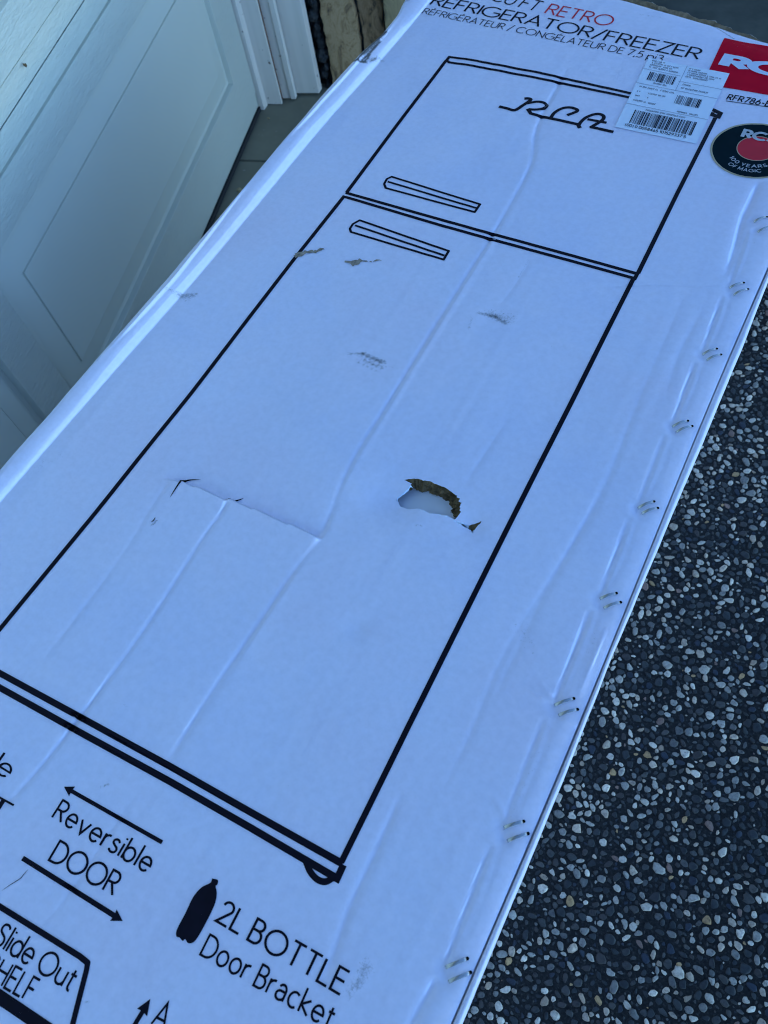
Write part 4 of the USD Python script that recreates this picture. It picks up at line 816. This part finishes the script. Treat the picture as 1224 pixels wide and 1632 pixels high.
for t_, R_, sp_ in (('100 YEARS', 0.0300, 1.55), ('OF MAGIC', 0.0375, 1.02)):
    g_, L_ = letters(t_, 0.16, 0.30); printed('curved_lettering', bend(g_.segmentize(0.2), L_, 0.0046, R_, -math.pi / 2 - 0.06, sp_), silver_ink, emb, INK * 1.8, 0.02)

# shipping label, stuck on over the print
LT = np.array([(-0.2588, 1.0017), (-0.1591, 0.9984), (-0.1549, 0.8642), (-0.2504, 0.8648)])
def on_label(u, v):                              # u across, v down, both 0..1
    u, v = np.asarray(u, float)[..., None], np.asarray(v, float)[..., None]
    return (1 - u) * (1 - v) * LT[0] + u * (1 - v) * LT[1] + u * v * LT[2] + (1 - u) * v * LT[3]
lab = printed('shipping_label', Polygon(LT), label_paper, lift=0.0009, label='white shipping label with barcodes stuck over the print')
LW, LH = 0.098, 0.136
def lrect(u0, v0, u1, v1): return Polygon(on_label(np.array([u0, u1, u1, u0]), np.array([v0, v0, v1, v1])))
def lprint(name, shapes, mat=None): return printed(name, shapely.multipolygons(shapes) if isinstance(shapes, list) else shapes, mat or grey_ink, lab, 0.0013, 0.2)
rb = random.Random(9)
def bars(u0, u1, v0, v1, n):
    out, ws = [], [rb.choice((1, 1, 2, 3)) for _ in range(2 * n - 1)]; k = (u1 - u0) / sum(ws); x = u0
    for i, w_ in enumerate(ws):
        if i % 2 == 0: out.append(lrect(x, v0, x + w_ * k, v1))
        x += w_ * k
    return out
def fine(u0, u1, v, h):
    """Writing too small to read: little upright and level ticks."""
    out, x = [], u0
    while x < u1:
        w_ = rb.uniform(0.010, 0.017)
        if rb.random() < 0.12: x += 0.012; continue
        out.append(lrect(x, v, x + 0.0045, v + h)); k = rb.choice((0, 0.45, 0.8)); out.append(lrect(x + 0.0047, v + h * k, x + w_ - 0.003, v + h * (k + 0.2)))
        x += w_
    return out
lprint('label_barcode', bars(0.10, 0.43, 0.19, 0.31, 22), ink); lprint('label_barcode', bars(0.54, 0.84, 0.43, 0.55, 22), ink); lprint('label_barcode', bars(0.14, 0.90, 0.735, 0.915, 52), ink)
lprint('label_rule', [lrect(0.0, 0.165, 0.47, 0.169), lrect(0.47, 0.24, 1.0, 0.244), lrect(0.0, 0.375, 1.0, 0.379), lrect(0.0, 0.672, 1.0, 0.676), lrect(0.488, 0.01, 0.492, 0.375)], hair_ink)
fw = []
for u0, u1, v in ((.06, .24, .02), (.06, .40, .052), (.06, .34, .084), (.06, .42, .116), (.53, .66, .03), (.53, .78, .060), (.53, .93, .090), (.53, .86, .120), (.53, .80, .150), (.20, .36, .325), (.54, .64, .265), (.54, .86, .315),
                  (.06, .28, .405), (.32, .50, .405), (.06, .11, .475), (.20, .42, .475), (.06, .11, .535), (.20, .215, .535), (.06, .22, .60), (.25, .34, .60), (.62, .74, .635), (.77, .87, .635), (.26, .74, .695)):
    fw += fine(u0, u1, v, 0.020)
lprint('label_small_print', fw)
def to_label(xy): return on_label(0.11 + 0.74 * xy[:, 0] / Ln, 0.962 - 0.032 * xy[:, 1])
GL['9'] = (.54, [[(.18, 0), (.50, .54)] + arc(.27, .70, .26, .30, -30, 330, 24)]); GL['4'] = (.56, [[(.42, 0), (.42, 1), (0, .28), (.56, .28)]])
GL['('] = (.2, [arc(.3, .4, .3, .65, 130, 230, 10)]); GL[')'] = (.2, [arc(-.1, .4, .3, .65, 50, -50, 10)])
num, Ln = letters('(00) 0 0058465 101529337 5', 0.16, 0.22)
printed('label_number', shapely.transform(num.segmentize(0.3), to_label), ink, lab, 0.0013, 0.2)

# scraped patches where the paper face is gone
for P in (np.array([(-0.5015, 0.5432), (-0.4984, 0.5491), (-0.4919, 0.5535), (-0.4857, 0.5597), (-0.4808, 0.5626), (-0.4732, 0.5665), (-0.4763, 0.5606), (-0.4782, 0.5583), (-0.4842, 0.5545), (-0.4897, 0.5498), (-0.4960, 0.5411)]), np.array([(-0.4419, 0.5587), (-0.4348, 0.5604), (-0.4258, 0.5664), (-0.4178, 0.5683), (-0.4046, 0.5744), (-0.4113, 0.5694), (-0.4188, 0.5659), (-0.4247, 0.5622), (-0.4267, 0.5574), (-0.4292, 0.5534)])):
    c_ = np.array(Polygon(P).buffer(0).segmentize(0.0025).exterior.coords)[:-1]; rr = np.random.default_rng(4); c_ = c_ + rr.normal(0, 0.0009, c_.shape)
    printed('scrape', Polygon(c_).buffer(0), scrape_mat, lift=0.0006, label='brown scrape where the printed paper is torn off')
# thin cuts at the buckled edge
def slit(P, w): 
    L_ = curve(P, 5); m = len(L_); t = np.gradient(L_, axis=0); t /= np.linalg.norm(t, axis=1, keepdims=True); n_ = np.c_[-t[:, 1], t[:, 0]]; ww = (w / 2 * np.sin(np.pi * np.linspace(0.04, 1, m)) ** 0.7)[:, None]
    return Polygon(np.vstack([L_ + n_ * ww, (L_ - n_ * ww)[::-1]])).buffer(0)
for P, w_ in ((np.array([(-0.4439, 0.2259), (-0.4442, 0.2356), (-0.4434, 0.2460), (-0.4386, 0.2508), (-0.4287, 0.2548)]), 0.0016), (np.array([(-0.3905, 0.2472), (-0.3851, 0.2500), (-0.3791, 0.2550)]), 0.0013), (np.array([(-0.4449, 0.1957), (-0.4439, 0.1983), (-0.4443, 0.2018)]), 0.0011), (np.array([(-0.3501, -0.0924), (-0.3508, -0.0967), (-0.3514, -0.1005), (-0.3555, -0.1076), (-0.3587, -0.1141)]), 0.0006)):
    printed('cut', slit(P, w_), dark_hole, lift=0.0006, seg=0.0025)

# staples in pairs along the flap
for a, b in STAPLES:
    d_ = (b - a); L_ = np.hypot(*d_); d_ = d_ / L_; n_ = np.array([-d_[1], d_[0]])
    t = np.array([-0.02, 0.03, 0.10, 0.25, 0.5, 0.75, 0.90, 0.97, 1.02]); zz = np.array([-0.0018, 0.0006, 0.0012, 0.0014, 0.0015, 0.0014, 0.0011, 0.0004, -0.0020])
    z0_ = np.interp(t, [0, 1], D + H(np.array([a[0], b[0]]), np.array([a[1], b[1]]))); zmid = D + H(a[0] + d_[0] * L_ * t, a[1] + d_[1] * L_ * t)
    zc_ = np.maximum(z0_, zmid) + zz
    sec_ = [(-0.00125, 0), (-0.0010, 0.0004), (0.0010, 0.0004), (0.00125, 0), (0.0010, -0.0004), (-0.0010, -0.0004)]
    V = np.array([[*(a + d_ * L_ * tt + n_ * s_), z_ + q_] for tt, z_ in zip(t, zc_) for s_, q_ in sec_]); k6 = 6; Fs = []
    for i in range(len(t) - 1):
        for k in range(k6):
            Fs += [[i * k6 + k, i * k6 + (k + 1) % k6, (i + 1) * k6 + (k + 1) % k6, (i + 1) * k6 + k]]
    part('staple', (V, np.array(Fs)), steel, carton, True)
    printed('staple_hole', Point(*(b + d_ * 0.0004)).buffer(0.0012, quad_segs=3), dark_hole, lift=0.0005, seg=0.2)

# ------------------------------------------------------------------ white packing that shows through the hole
hx, hy = HOLE.centroid.coords[0]
gx_, gy_ = np.meshgrid(np.linspace(hx - 0.09, hx + 0.09, 40), np.linspace(hy - 0.07, hy + 0.07, 32), indexing='ij')
gz_ = D - 0.0155 + 0.004 * (meshkit.fbm(np.stack([gx_ * 25, gy_ * 25, gx_ * 0], -1), 3, 3) - 0.5) + 0.06 * (gx_ - hx) * 0.5
ii = np.arange(gx_.size).reshape(gx_.shape); fq = np.stack([ii[:-1, :-1], ii[1:, :-1], ii[1:, 1:], ii[:-1, 1:]], -1).reshape(-1, 4)
slabm = trimesh.Trimesh(np.stack([gx_, gy_, gz_], -1).reshape(-1, 3), np.vstack([fq[:, :3], fq[:, [0, 2, 3]]]), process=False)
fo = part('packing_sheet', cat([slabm, box(hx - 0.09, hx + 0.09, hy - 0.07, hy + 0.07, D - 0.055, D - 0.026)]), foam_mat, None, True)
tag(fo, 'white foam packing showing through the torn hole in the carton', 'packing')
